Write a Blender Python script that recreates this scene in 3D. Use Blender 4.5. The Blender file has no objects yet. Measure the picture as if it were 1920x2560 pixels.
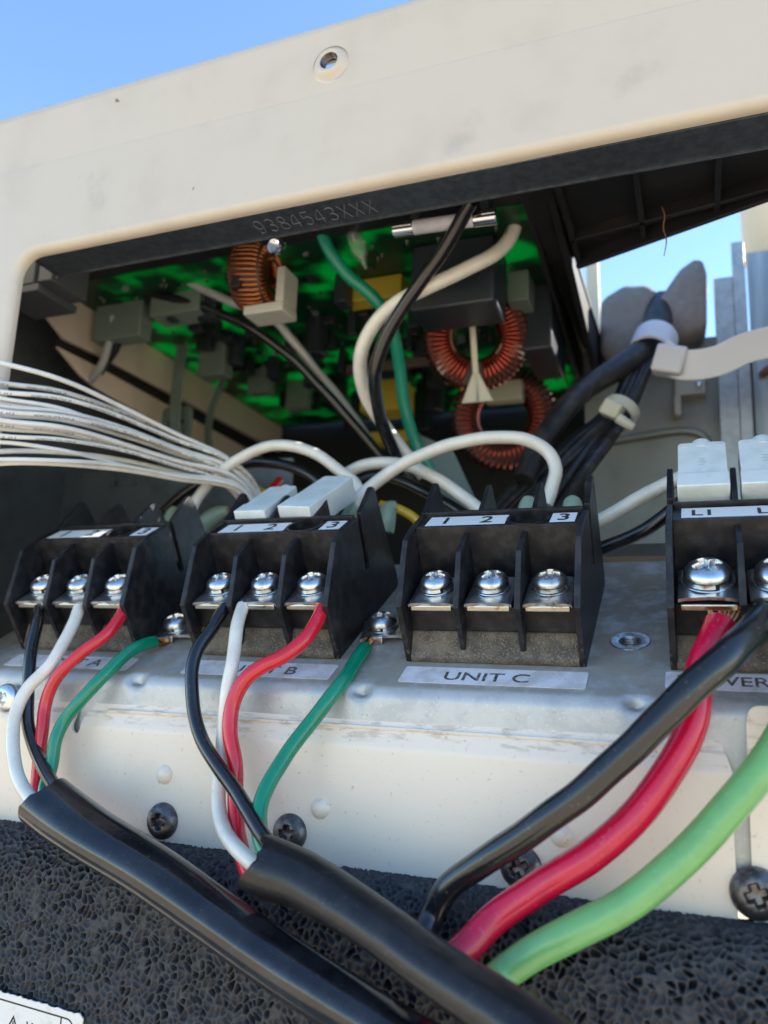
import bpy, bmesh, math, random
import numpy as np
from mathutils import Vector, Matrix, noise as mnoise
random.seed(7); rng = np.random.default_rng(7)
SC = bpy.context.scene
COL = SC.collection
MM = 0.001
LIFT = 0.55            # height of the lens above the ground, metres; every length below is in mm about that point
# ------------------------------------------------------------------ camera, sky, sun, exposure
cam = bpy.data.cameras.new('camera'); camo = bpy.data.objects.new('camera', cam); COL.objects.link(camo)
RR, DD, FW = (0.931218, 0.362375, 0.038946), (-0.036940, 0.200152, -0.979068), (-0.362585, 0.910287, 0.199771)
m = Matrix((RR, [-a for a in DD], [-a for a in FW])).transposed().to_4x4()
m.translation = (0, 0, LIFT); camo.matrix_world = m
cam.sensor_fit = 'VERTICAL'; cam.sensor_height = 36; cam.lens = 36 * 2012.28 / 2560
cam.clip_start = 0.005; cam.clip_end = 500
cam.dof.use_dof = True; cam.dof.focus_distance = 0.20; cam.dof.aperture_fstop = 13
SC.camera = camo
SUN_EL, SUN_AZ = math.radians(30), math.radians(60)      # azimuth from +Y (into the unit), negative to the left
world = bpy.data.worlds.new('World'); SC.world = world; world.use_nodes = True
nt = world.node_tree; sky = nt.nodes.new('ShaderNodeTexSky'); sky.sky_type = 'NISHITA'; sky.sun_disc = False
sky.sun_elevation = SUN_EL; sky.sun_rotation = SUN_AZ; sky.air_density = 1.2; sky.dust_density = 0.0; sky.ozone_density = 4.2
nt.links.new(sky.outputs[0], nt.nodes['Background'].inputs[0]); nt.nodes['Background'].inputs[1].default_value = 0.115
sl = bpy.data.lights.new('sun', 'SUN'); sl.energy = 5.0; sl.angle = math.radians(0.5); sl.color = (1, 0.93, 0.82)
so = bpy.data.objects.new('sun', sl); COL.objects.link(so)
tosun = Vector((math.sin(SUN_AZ) * math.cos(SUN_EL), math.cos(SUN_AZ) * math.cos(SUN_EL), math.sin(SUN_EL)))
so.rotation_euler = tosun.to_track_quat('Z', 'Y').to_euler(); so.location = (0, 0, 3)
vs = SC.view_settings; vs.view_transform = 'Standard'; vs.look = 'None'; vs.exposure = 1.72; vs.gamma = 1
SC.cycles.max_bounces = 10; SC.cycles.use_denoising = True
# ------------------------------------------------------------------ materials
MATS = {}
def mat(name, col, rough=0.5, metal=0.0, layers=(), bump=None, coat=0.0, spec=0.5, trans=0.0, transl=None, sss=0.0, aniso=None, rough_var=None):
    """layers: dicts col, scale, lo, hi, detail, up=(a,b), z=(a,b), stretch, coord"""
    if name in MATS: return MATS[name]
    M = bpy.data.materials.new(name); M.use_nodes = True; nt = M.node_tree; N = nt.nodes; L = nt.links
    b = N['Principled BSDF']
    b.inputs['Roughness'].default_value = rough; b.inputs['Metallic'].default_value = metal
    b.inputs['Coat Weight'].default_value = coat; b.inputs['Coat Roughness'].default_value = 0.15
    b.inputs['Specular IOR Level'].default_value = spec
    b.inputs['Transmission Weight'].default_value = trans
    if sss: b.inputs['Subsurface Weight'].default_value = sss; b.inputs['Subsurface Radius'].default_value = (.002, .002, .002); b.inputs['Subsurface Scale'].default_value = 1
    tc = N.new('ShaderNodeTexCoord')
    def coord(stretch=None, kind='Object'):
        if not stretch: return tc.outputs[kind]
        mp = N.new('ShaderNodeMapping'); mp.inputs['Scale'].default_value = stretch
        L.new(tc.outputs[kind], mp.inputs['Vector']); return mp.outputs[0]
    def nz(scale, detail=4, stretch=None, kind='Object', rgh=0.6):
        t = N.new('ShaderNodeTexNoise'); t.inputs['Scale'].default_value = scale; t.inputs['Detail'].default_value = detail
        t.inputs['Roughness'].default_value = rgh
        L.new(coord(stretch, kind), t.inputs['Vector']); return t.outputs['Fac']
    def ramp(x, a, c):
        r = N.new('ShaderNodeMapRange'); r.interpolation_type = 'SMOOTHSTEP'
        r.inputs['From Min'].default_value = a; r.inputs['From Max'].default_value = c
        L.new(x, r.inputs['Value']); return r.outputs[0]
    def mul(x, y):
        q = N.new('ShaderNodeMath'); q.operation = 'MULTIPLY'; L.new(x, q.inputs[0])
        if isinstance(y, (int, float)): q.inputs[1].default_value = y
        else: L.new(y, q.inputs[1])
        return q.outputs[0]
    cur = None; rcur = None
    for ly in layers:
        f = ramp(nz(ly.get('scale', 200), ly.get('detail', 4), ly.get('stretch'), ly.get('coord', 'Object')), ly.get('lo', .4), ly.get('hi', .6))
        if 'up' in ly:
            g = N.new('ShaderNodeNewGeometry'); s = N.new('ShaderNodeSeparateXYZ'); L.new(g.outputs['Normal'], s.inputs[0])
            f = mul(f, ramp(s.outputs['Z'], *ly['up']))
        if 'z' in ly:
            s = N.new('ShaderNodeSeparateXYZ'); L.new(tc.outputs['Object'], s.inputs[0])
            f = mul(f, ramp(s.outputs[ly.get('axis', 'Z')], *ly['z']))
        if 'amt' in ly: f = mul(f, ly['amt'])
        mx = N.new('ShaderNodeMix'); mx.data_type = 'RGBA'; L.new(f, mx.inputs['Factor'])
        if cur is None: mx.inputs['A'].default_value = (*col, 1)
        else: L.new(cur, mx.inputs['A'])
        mx.inputs['B'].default_value = (*ly['col'], 1); cur = mx.outputs['Result']
        if 'rough' in ly:
            mr = N.new('ShaderNodeMix'); mr.data_type = 'FLOAT'; L.new(f, mr.inputs['Factor'])
            if rcur is None: mr.inputs['A'].default_value = rough
            else: L.new(rcur, mr.inputs['A'])
            mr.inputs['B'].default_value = ly['rough']; rcur = mr.outputs['Result']
        if 'metal' in ly:
            mr = N.new('ShaderNodeMix'); mr.data_type = 'FLOAT'; L.new(f, mr.inputs['Factor']); mr.inputs['A'].default_value = metal
            mr.inputs['B'].default_value = ly['metal']; L.new(mr.outputs['Result'], b.inputs['Metallic'])
    if cur is None: b.inputs['Base Color'].default_value = (*col, 1)
    else: L.new(cur, b.inputs['Base Color'])
    if rough_var:
        sc_, lo_, hi_ = rough_var
        r = N.new('ShaderNodeMapRange'); r.inputs['To Min'].default_value = lo_; r.inputs['To Max'].default_value = hi_
        L.new(nz(sc_), r.inputs['Value']); rcur = r.outputs[0]
    if rcur is not None: L.new(rcur, b.inputs['Roughness'])
    if bump:
        bm = N.new('ShaderNodeBump'); bm.inputs['Strength'].default_value = bump[1]; bm.inputs['Distance'].default_value = bump[2] * MM
        L.new(nz(bump[0], 5, bump[3] if len(bump) > 3 else None), bm.inputs['Height']); L.new(bm.outputs[0], b.inputs['Normal'])
    if transl:
        tr = N.new('ShaderNodeBsdfTranslucent'); tr.inputs['Color'].default_value = (*transl[0], 1)
        ms = N.new('ShaderNodeMixShader'); L.new(b.outputs[0], ms.inputs[1]); L.new(tr.outputs[0], ms.inputs[2])
        f = ramp(nz(transl[1], 2, transl[4] if len(transl) > 4 else None, rgh=.5), transl[2], transl[3]); L.new(mul(f, .85), ms.inputs['Fac'])
        L.new(ms.outputs[0], N['Material Output'].inputs[0])
    MATS[name] = M; return M
DUST = (.21, .165, .11); DUSTG = (.33, .29, .23)
CREAM = mat('cream_paint', (.60, .53, .43), .42, layers=[dict(col=(.56, .49, .39), scale=50, lo=.45, hi=.75), dict(col=(.36, .33, .28), scale=300, lo=.68, hi=.8, amt=.5), dict(col=(.3, .27, .23), scale=36, lo=.60, hi=.74, detail=8, amt=.28), dict(col=(.2, .13, .08), scale=150, lo=.745, hi=.77, detail=2)], bump=(900, .12, .15), coat=.1)
PANELM = mat('white_panel_paint', (.83, .735, .61), .3, layers=[dict(col=(.73, .65, .54), scale=45, lo=.5, hi=.8, amt=.5), dict(col=(.42, .35, .26), scale=700, lo=.6, hi=.74, amt=.6), dict(col=(.45, .34, .22), scale=700, lo=.48, hi=.64, stretch=(.25, 1, 1), amt=.5, z=(.0283, .0298)), dict(col=(.3, .25, .18), scale=1300, lo=.68, hi=.76, amt=.6)], bump=(500, .1, .2), coat=.18)
GALV = mat('galvanised_steel', (.52, .525, .51), .42, .4, layers=[dict(col=(.43, .445, .445), scale=160, lo=.4, hi=.65), dict(col=(.62, .63, .62), scale=1500, lo=.55, hi=.7, amt=.6), dict(col=DUSTG, scale=130, lo=.30, hi=.58, detail=7, up=(.6, .85), amt=.8, rough=.9), dict(col=(.17, .14, .1), scale=900, lo=.63, hi=.75, amt=.5)], bump=(1600, .25, .12))
GALVD = mat('galvanised_rail', (.13, .15, .18), .34, .75, layers=[dict(col=(.095, .11, .135), scale=400, lo=.4, hi=.62), dict(col=(.24, .26, .28), scale=45, lo=.58, hi=.8, amt=.6), dict(col=(.19, .21, .23), scale=1400, lo=.56, hi=.7, amt=.5)], bump=(1300, .2, .1))
ZINC = mat('zinc_plate', (.72, .75, .76), .26, 1.0, layers=[dict(col=(.5, .52, .54), scale=500, lo=.5, hi=.72), dict(col=(.3, .25, .18), scale=900, lo=.64, hi=.78, amt=.5)], bump=(1500, .15, .1), rough_var=(600, .2, .42))
ZINCD = mat('dusty_zinc', (.62, .64, .64), .34, .95, layers=[dict(col=(.45, .45, .43), scale=700, lo=.45, hi=.65), dict(col=(.3, .23, .14), scale=700, lo=.52, hi=.7, amt=.7)], bump=(1200, .25, .15))
BRASS = mat('tinned_bar', (.66, .62, .52), .28, 1.0, layers=[dict(col=(.4, .3, .18), scale=800, lo=.55, hi=.7)], bump=(1200, .2, .1))
BLACK = mat('black_moulding', (.010, .011, .014), .40, layers=[dict(col=(.03, .03, .032), scale=300, lo=.4, hi=.7), dict(col=DUST, scale=700, lo=.50, hi=.68, detail=8, z=(.001, -.010), amt=.45, rough=.95), dict(col=DUST, scale=420, lo=.52, hi=.72, detail=8, amt=.03, rough=.8), dict(col=DUST, scale=2600, lo=.67, hi=.74, amt=.4, rough=.9)], bump=(1800, .22, .12), spec=.34)
SILL = mat('dusty_sill', (.06, .055, .048), .9, layers=[dict(col=(.15, .13, .10), scale=260, lo=.3, hi=.7, detail=8), dict(col=(.24, .205, .155), scale=2200, lo=.5, hi=.66, amt=.8)], bump=(3000, .5, .2))
WLABEL = mat('white_label', (.78, .79, .79), .4, layers=[dict(col=(.6, .58, .52), scale=700, lo=.6, hi=.75, amt=.4)])
STICK = mat('dusty_sticker', (.74, .72, .76), .45, layers=[dict(col=(.36, .3, .24), scale=160, lo=.42, hi=.7, amt=.5, detail=8), dict(col=(.4, .33, .25), scale=2200, lo=.55, hi=.68, amt=.5)])
INK = mat('black_ink', (.02, .02, .022), .5)
INKD = mat('dusty_ink', (.05, .043, .036), .7, layers=[dict(col=(.25, .21, .17), scale=1500, lo=.45, hi=.62)])
def wirem(name, col, rough=.3, dirt=(.2, .16, .12), amt=.25, **k):
    return mat(name, col, rough, layers=[dict(col=tuple(c * .8 for c in col), scale=180, lo=.4, hi=.7, amt=.6), dict(col=dirt, scale=900, lo=.6, hi=.75, amt=amt)], bump=(350, .14, .5), coat=.4, **k)
WBLACK = wirem('black_insulation', (.008, .009, .011), .22, (.12, .1, .08), .4)
WWHITE = wirem('white_insulation', (.76, .74, .66), .34)
WRED = wirem('red_insulation', (.62, .013, .03), .24, (.7, .25, .22), .2)
WGREEN = wirem('green_insulation', (.0, .23, .125), .24, (.2, .3, .22), .15)
PRED = wirem('heavy_red_insulation', (.62, .004, .045), .25, (.72, .3, .32), .25)
PGREEN = wirem('light_green_insulation', (.17, .42, .14), .27, (.4, .5, .36), .35)
PBLACK = wirem('heavy_black_insulation', (.010, .012, .014), .24, (.16, .14, .11), .5)
JACKET = mat('black_cable_jacket', (.007, .008, .011), .13, layers=[dict(col=(.02, .021, .024), scale=120, lo=.4, hi=.7), dict(col=(.2, .17, .13), scale=2200, lo=.64, hi=.74, amt=.6, rough=.8)], bump=(160, .1, .8), coat=.4)
JACKETD = mat('dusty_cable_jacket', (.011, .011, .013), .30, layers=[dict(col=(.035, .032, .03), scale=140, lo=.46, hi=.75, amt=.5, rough=.55), dict(col=(.25, .21, .16), scale=2000, lo=.63, hi=.74, amt=.6, rough=.8)], bump=(180, .2, .8))
COPPER = mat('copper', (.58, .27, .12), .3, 1.0, layers=[dict(col=(.3, .12, .05), scale=900, lo=.45, hi=.7)])
ENAM = mat('enamelled_copper', (.5, .17, .06), .2, .95, coat=.4)
ENAMR = mat('red_enamelled_copper', (.36, .05, .025), .18, .9, coat=.4)
SENSW = mat('white_sensor_wire', (.74, .73, .69), .4, layers=[dict(col=(.64, .63, .59), scale=150, lo=.4, hi=.7)])
FAST = mat('white_nylon', (.70, .76, .75), .36, layers=[dict(col=(.58, .66, .66), scale=150, lo=.4, hi=.7)], sss=.3)
NYL = mat('translucent_nylon', (.72, .74, .78), .35, sss=.4)
SLEEVE = mat('green_sleeve', (.36, .48, .36), .3, sss=.4, trans=.25)
YELLOW = wirem('yellow_insulation', (.62, .38, .02)); TEAL = wirem('teal_insulation', (.0, .27, .17), .4)
GREYW = wirem('grey_insulation', (.34, .36, .38), .45)
PLAST = mat('black_tray_plastic', (.008, .008, .010), .55, layers=[dict(col=(.014, .013, .014), scale=90, lo=.4, hi=.7)], bump=(500, .1, .2))
GREYP = mat('dark_grey_plastic', (.075, .082, .095), .42, bump=(700, .15, .15))
BEIGE = mat('aluminium_sink', (.70, .58, .48), .5, .1, bump=(300, .05, .1))
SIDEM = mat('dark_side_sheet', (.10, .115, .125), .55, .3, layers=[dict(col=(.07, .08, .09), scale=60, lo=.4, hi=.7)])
OLIVE = mat('olive_steel_sheet', (.30, .31, .28), .5, .5, layers=[dict(col=(.23, .24, .22), scale=50, lo=.4, hi=.7)], bump=(250, .06, .3))
PCB = mat('circuit_board_green', (.002, .03, .012), .35, transl=((.003, .27, .085), 48, .42, .64, (1, 1.25, 1)))
RELAY = mat('dark_component', (.02, .026, .036), .38); CHIP = mat('grey_green_nylon', (.15, .20, .175), .5, sss=.2)
YCORE = mat('yellow_tape', (.42, .33, .03), .5); GLASS = mat('fuse_glass', (.75, .75, .8), .25, layers=[dict(col=(.6, .6, .66), scale=100)])
CLEAR = mat('clear_glass', (.9, .95, .95), .08, trans=.9); CHROME = mat('bright_cap', (.8, .8, .82), .12, 1.0)
PADM = mat('grey_foam_pad', (.22, .205, .20), .95, layers=[dict(col=(.25, .232, .22), scale=300, lo=.4, hi=.65), dict(col=(.32, .23, .14), scale=60, lo=.5, hi=.8, amt=.4)], bump=(1500, .2, .25))
POSTM = mat('upright_galvanised', (.48, .5, .5), .4, .5, layers=[dict(col=(.38, .4, .41), scale=200, lo=.4, hi=.65)], bump=(900, .2, .15))
PIPEM = mat('cream_pipe_cover', (.72, .6, .44), .45); HARN = mat('black_harness', (.016, .016, .018), .38, layers=[dict(col=(.05, .045, .04), scale=200, lo=.45, hi=.7)])
FOAMM = mat('black_open_cell_foam', (.036, .038, .044), .6, layers=[dict(col=(.052, .056, .062), scale=350, lo=.4, hi=.65), dict(col=(.13, .11, .085), scale=150, lo=.58, hi=.8, amt=.3)], spec=.35)
GROUNDM = mat('concrete', (.52, .41, .28), .9, layers=[dict(col=(.44, .35, .24), scale=3, lo=.4, hi=.7)], bump=(40, .3, 4))
SCREWB = mat('oxidised_screw', (.17, .165, .175), .36, .85, layers=[dict(col=(.09, .08, .08), scale=400, lo=.4, hi=.65), dict(col=(.27, .24, .22), scale=900, lo=.56, hi=.7, rough=.6)], bump=(900, .3, .2))
DARK = mat('dark_backing_shade', (.01, .01, .011), .7); HAIR = mat('brown_fibre', (.25, .12, .06), .7)
PAPER = mat('label_paper', (.74, .74, .72), .5, layers=[dict(col=(.6, .58, .54), scale=200, lo=.5, hi=.7)])
def bundle_print(src=None, name='printed_white_wire'):
    M = (src or SENSW).copy(); M.name = name; nt = M.node_tree; N = nt.nodes; L = nt.links; b = N['Principled BSDF']
    uv = N.new('ShaderNodeTexCoord'); s = N.new('ShaderNodeSeparateXYZ'); L.new(uv.outputs['UV'], s.inputs[0])
    def step(x, a, c, op='LESS_THAN'):
        q = N.new('ShaderNodeMath'); q.operation = 'COMPARE'; L.new(x, q.inputs[0]); q.inputs[1].default_value = a; q.inputs[2].default_value = c; return q.outputs[0]
    def m2(op, x, y):
        q = N.new('ShaderNodeMath'); q.operation = op
        for i, v in enumerate((x, y)):
            if isinstance(v, (int, float)): q.inputs[i].default_value = v
            else: L.new(v, q.inputs[i])
        return q.outputs[0]
    band = step(s.outputs['Y'], .37, .085)
    t = N.new('ShaderNodeTexNoise'); t.inputs['Scale'].default_value = 1.9; t.inputs['Detail'].default_value = 1
    mp = N.new('ShaderNodeMapping'); mp.inputs['Scale'].default_value = (1, 7, 1); L.new(uv.outputs['UV'], mp.inputs[0]); L.new(mp.outputs[0], t.inputs['Vector'])
    gl = m2('GREATER_THAN', t.outputs['Fac'], .5)
    t2 = N.new('ShaderNodeTexNoise'); t2.noise_dimensions = '1D'; t2.inputs['Scale'].default_value = .12; L.new(s.outputs['X'], t2.inputs['W'])
    gap = m2('GREATER_THAN', t2.outputs['Fac'], .46)
    f = m2('MULTIPLY', m2('MULTIPLY', band, gl), m2('MULTIPLY', gap, .75))
    mx = N.new('ShaderNodeMix'); mx.data_type = 'RGBA'; L.new(f, mx.inputs['Factor'])
    src = b.inputs['Base Color'].links[0].from_socket; L.new(src, mx.inputs['A']); mx.inputs['B'].default_value = (.06, .06, .07, 1)
    L.new(mx.outputs['Result'], b.inputs['Base Color']); return M
SENSP = bundle_print(); WPRINT = bundle_print(WWHITE, 'printed_white_lead')
# ------------------------------------------------------------------ geometry helpers (all in mm about the lens)
PO = Vector((0, 196.882, 3.874)); PT = Vector((0, 0.866035, 0.499983)); PN = Vector((0, -0.499983, 0.866035)); PX = Vector((1, 0, 0))
def plate(u, v, w): return PO + PX * u + PT * v + PN * w      # the terminal plate: u along it, v up its slope, w off it
def frame(o, x, y, z):
    m = Matrix((x, y, z)).transposed().to_4x4(); m.translation = o; return m
def plate_frame(u, v=0, w=0): return frame(plate(u, v, w), PX, PT, PN)
ID = Matrix.Identity(4)
def axis_frame(o, z, x=None):
    z = Vector(z).normalized(); x = Vector(x) if x is not None else (Vector((0, 0, 1)).cross(z) if abs(z.z) < .95 else Vector((1, 0, 0)))
    x = (x - z * x.dot(z)).normalized(); return frame(Vector(o), x, z.cross(x), z)
def crom(P, n=None, step=1.0, closed=False):
    P = [np.array(q, float) for q in P]; out = []
    Q = [2 * P[0] - P[1]] + P + [2 * P[-1] - P[-2]]
    for i in range(1, len(Q) - 2):
        p0, p1, p2, p3 = Q[i - 1:i + 3]; d = np.linalg.norm(p2[:3] - p1[:3]); k = n or max(2, int(d / step))
        t0 = 0; t1 = max(np.linalg.norm(p1 - p0), 1e-6) ** .5; t2 = t1 + max(d, 1e-6) ** .5; t3 = t2 + max(np.linalg.norm(p3 - p2), 1e-6) ** .5
        for j in range(k):
            t = t1 + (t2 - t1) * j / k
            a1 = (t1 - t) / (t1 - t0) * p0 + (t - t0) / (t1 - t0) * p1; a2 = (t2 - t) / (t2 - t1) * p1 + (t - t1) / (t2 - t1) * p2
            a3 = (t3 - t) / (t3 - t2) * p2 + (t - t2) / (t3 - t2) * p3
            b1 = (t2 - t) / (t2 - t0) * a1 + (t - t0) / (t2 - t0) * a2; b2 = (t3 - t) / (t3 - t1) * a2 + (t - t1) / (t3 - t1) * a3
            out.append((t2 - t) / (t2 - t1) * b1 + (t - t1) / (t2 - t1) * b2)
    out.append(P[-1]); return out
class MB:
    def __init__(s): s.v = []; s.f = []; s.uv = {}
    def add(s, vs, fs, M=None):
        b = len(s.v)
        s.v += [tuple(M @ Vector(q)) if M is not None else tuple(q) for q in vs]; s.f += [tuple(b + i for i in f) for f in fs]; return s
    def box(s, a, c, M=None):
        x0, y0, z0 = a; x1, y1, z1 = c
        return s.add([(x0, y0, z0), (x1, y0, z0), (x1, y1, z0), (x0, y1, z0), (x0, y0, z1), (x1, y0, z1), (x1, y1, z1), (x0, y1, z1)],
                     [(0, 3, 2, 1), (4, 5, 6, 7), (0, 1, 5, 4), (1, 2, 6, 5), (2, 3, 7, 6), (3, 0, 4, 7)], M)
    def prism(s, poly, t0, t1, M=None, axes='yz'):
        """poly in the two named axes, extruded along the third from t0 to t1"""
        n = len(poly)
        def mk(p, t): return (t, p[0], p[1]) if axes == 'yz' else ((p[0], t, p[1]) if axes == 'xz' else (p[0], p[1], t))
        return s.add([mk(p, t0) for p in poly] + [mk(p, t1) for p in poly],
                     [tuple(range(n))[::-1], tuple(range(n, 2 * n))] + [(i, (i + 1) % n, n + (i + 1) % n, n + i) for i in range(n)], M)
    def tube(s, P, r, n=14, caps=True, shape=None, step=1.0, wob=0.0, raw=False):
        """r: number or one per control point; shape(angle, along, k) multiplies it"""
        P = [tuple(p) for p in P]; rs = r if isinstance(r, (list, tuple)) else [r] * len(P)
        pts = [(*p, q) for p, q in zip(P, rs)]
        C = [np.array(q) for q in pts] if raw else crom(pts, step=step)
        X = [Vector(c[:3]) for c in C]; ph = random.random() * 50
        if wob:
            X = [x + Vector((mnoise.noise((i * .09 + ph, 0, 0)), mnoise.noise((i * .09 + ph, 7, 0)), mnoise.noise((i * .09 + ph, 0, 9)))) * wob * min(1, i / 6, (len(X) - 1 - i) / 6) for i, x in enumerate(X)]
        b = len(s.v); fs = []; up = None; L = 0
        for i, x in enumerate(X):
            t = (X[min(i + 1, len(X) - 1)] - X[max(i - 1, 0)]).normalized()
            if up is None: up = Vector((0, 0, 1)) if abs(t.z) < .9 else Vector((1, 0, 0))
            up = (up - t * up.dot(t)).normalized(); sd = t.cross(up)
            if i: L += (x - X[i - 1]).length
            for k in range(n):
                a = 2 * math.pi * k / n; q = C[i][3] * (shape(a, L, i / (len(X) - 1)) if shape else 1)
                s.v.append(tuple(x + (up * math.cos(a) + sd * math.sin(a)) * q)); s.uv[len(s.v) - 1] = (L, k / n)
        for i in range(len(X) - 1):
            for k in range(n):
                k2 = (k + 1) % n; fs.append((b + i * n + k, b + (i + 1) * n + k, b + (i + 1) * n + k2, b + i * n + k2))
        s.f += [f[::-1] for f in fs]
        if caps:
            s.f.append(tuple(b + k for k in range(n))[::-1][::-1]); s.f.append(tuple(b + (len(X) - 1) * n + k for k in range(n))[::-1])
        return s
    def lathe(s, prof, M, n=32, zfun=None):
        """prof: (radius, height) from the outside in; the last at radius 0 closes"""
        b = len(s.v); rows = []
        for r, h in prof:
            if r < 1e-6: s.v.append(tuple(M @ Vector((0, 0, h)))); rows.append([len(s.v) - 1]); continue
            row = []
            for k in range(n):
                a = 2 * math.pi * k / n; z = h + (zfun(r * math.cos(a), r * math.sin(a), h) if zfun else 0)
                s.v.append(tuple(M @ Vector((r * math.cos(a), r * math.sin(a), z)))); row.append(len(s.v) - 1)
            rows.append(row)
        for A, B in zip(rows, rows[1:]):
            for k in range(n):
                k2 = (k + 1) % n
                if len(A) == 1 and len(B) == 1: continue
                if len(B) == 1: s.f.append((A[k], A[k2], B[0]))
                elif len(A) == 1: s.f.append((A[0], B[k2], B[k]))
                else: s.f.append((A[k], A[k2], B[k2], B[k]))
        return s
    def build(s, name, m, parent=None, bevel=0, seg=2, ang=35, solid=0, kind=None, loc=None, flip=False):
        V = np.array(s.v, float) * MM; V[:, 2] += LIFT
        if parent is not None: o0 = root_loc(parent)
        else: o0 = np.array(loc) * MM + (0, 0, LIFT) if loc is not None else np.array([(V[:, 0].min() + V[:, 0].max()) / 2, (V[:, 1].min() + V[:, 1].max()) / 2, V[:, 2].min()])
        me = bpy.data.meshes.new(name); me.from_pydata((V - o0).tolist(), [], s.f); me.validate()
        bm = bmesh.new(); bm.from_mesh(me)
        if not flip: bmesh.ops.recalc_face_normals(bm, faces=bm.faces)
        bm.to_mesh(me); bm.free()
        if s.uv:
            ul = me.uv_layers.new(name='along')
            vi = np.zeros(len(me.loops), np.int32); me.loops.foreach_get('vertex_index', vi)
            uva = np.array([s.uv.get(i, (0, 0)) for i in range(len(s.v))]); ul.data.foreach_set('uv', uva[vi].ravel())
        for p in me.polygons: p.use_smooth = True
        me.set_sharp_from_angle(angle=math.radians(ang))
        me.materials.append(m)
        o = bpy.data.objects.new(name, me); COL.objects.link(o)
        if parent is not None: o.parent = parent
        else: o.location = o0
        if bevel:
            b = o.modifiers.new('bevel', 'BEVEL'); b.width = bevel * MM; b.segments = seg; b.limit_method = 'ANGLE'; b.angle_limit = math.radians(35); b.harden_normals = False
        if kind: o['kind'] = kind
        return o
ROOTLOC = {}
def root_loc(o):
    while o.parent is not None: o = o.parent
    return np.array(o.location)
def tag(o, label, cat, group=None):
    o['label'] = label; o['category'] = cat
    if group: o['group'] = group
    return o
def thing(name, label, cat, loc, group=None):
    o = bpy.data.objects.new(name, None); COL.objects.link(o); o.location = Vector(loc) * MM + Vector((0, 0, LIFT)); o.empty_display_size = .005
    return tag(o, label, cat, group)
def add_text(s, name, m, parent, M, size, sx=1, cx='CENTER', th=.04, bold=0):
    cu = bpy.data.curves.new('lettering', 'FONT'); cu.body = s; cu.size = size; cu.align_x = cx; cu.extrude = th; cu.offset = bold
    t = bpy.data.objects.new('lettering', cu); COL.objects.link(t); dg = bpy.context.evaluated_depsgraph_get()
    me = bpy.data.meshes.new_from_object(t.evaluated_get(dg)); bpy.data.objects.remove(t); bpy.data.curves.remove(cu)
    mb = MB(); mb.add([(v.co.x * sx, v.co.y, v.co.z) for v in me.vertices], [tuple(p.vertices) for p in me.polygons], M)
    bpy.data.meshes.remove(me); return mb.build(name, m, parent)
def copy_thing(o, dx):
    c = o.copy(); COL.objects.link(c); c.location = o.location + Vector((dx * MM, 0, 0))
    for ch in o.children:
        d = ch.copy(); COL.objects.link(d); d.parent = c
        for g in ch.children:
            e = g.copy(); COL.objects.link(e); e.parent = d
    return c
def rounded(poly, radii, n=6):
    out = []
    N = len(poly)
    for i in range(N):
        p = Vector(poly[i]); r = radii[i] if isinstance(radii, (list, tuple)) else radii
        a = (Vector(poly[i - 1]) - p); b = (Vector(poly[(i + 1) % N]) - p)
        if r <= 0: out.append(tuple(p)); continue
        ang = a.angle(b); d = min(r / math.tan(ang / 2), a.length * .49, b.length * .49); rr = d * math.tan(ang / 2)
        p1 = p + a.normalized() * d; p2 = p + b.normalized() * d
        c = p + (a.normalized() + b.normalized()).normalized() * (rr / math.sin(ang / 2))
        a1 = math.atan2(*(p1 - c).yx); a2 = math.atan2(*(p2 - c).yx); dl = (a2 - a1 + math.pi) % (2 * math.pi) - math.pi
        out += [(c.x + rr * math.cos(a1 + dl * k / n), c.y + rr * math.sin(a1 + dl * k / n)) for k in range(n + 1)]
    return out
def sheet(outline, holes, Y, cuts=(), yfun=None, thick=.8, extra_cuts_x=()):
    """a sheet in the XZ plane with real holes, cut along the given heights and bent there by yfun(x, z)"""
    bm = bmesh.new(); edges = []
    for loop in [outline] + list(holes):
        vs = [bm.verts.new((x, 0, z)) for x, z in loop]; edges += [bm.edges.new((vs[i], vs[(i + 1) % len(vs)])) for i in range(len(vs))]
    bmesh.ops.triangle_fill(bm, use_beauty=True, use_dissolve=False, edges=edges, normal=(0, -1, 0))
    for z in cuts: bmesh.ops.bisect_plane(bm, geom=bm.verts[:] + bm.edges[:] + bm.faces[:], plane_co=(0, 0, z), plane_no=(0, 0, 1))
    for x in extra_cuts_x: bmesh.ops.bisect_plane(bm, geom=bm.verts[:] + bm.edges[:] + bm.faces[:], plane_co=(x, 0, 0), plane_no=(1, 0, 0))
    for v in bm.verts: v.co.y = Y + (yfun(v.co.x, v.co.z) if yfun else 0)
    bmesh.ops.recalc_face_normals(bm, faces=bm.faces)
    if bm.faces and sum(f.normal.y * f.calc_area() for f in bm.faces) > 0: bmesh.ops.reverse_faces(bm, faces=bm.faces)
    r = bmesh.ops.extrude_face_region(bm, geom=bm.faces[:])
    bmesh.ops.reverse_faces(bm, faces=[g for g in r['geom'] if isinstance(g, bmesh.types.BMFace)])
    # the copy is the back of the sheet
    for g in r['geom']:
        if isinstance(g, bmesh.types.BMVert): g.co.y += thick
    bm.verts.index_update()
    mb = MB(); mb.v = [tuple(v.co) for v in bm.verts]; mb.f = [tuple(v.index for v in f.verts) for f in bm.faces]; bm.free(); return mb
# ------------------------------------------------------------------ setting
g = MB(); g.add([(-6e4, -6e4, -550), (6e4, -6e4, -550), (6e4, 6e4, -550), (-6e4, 6e4, -550)], [(0, 1, 2, 3)])
g.build('ground', GROUNDM, kind='structure', loc=(0, 0, -550))
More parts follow.
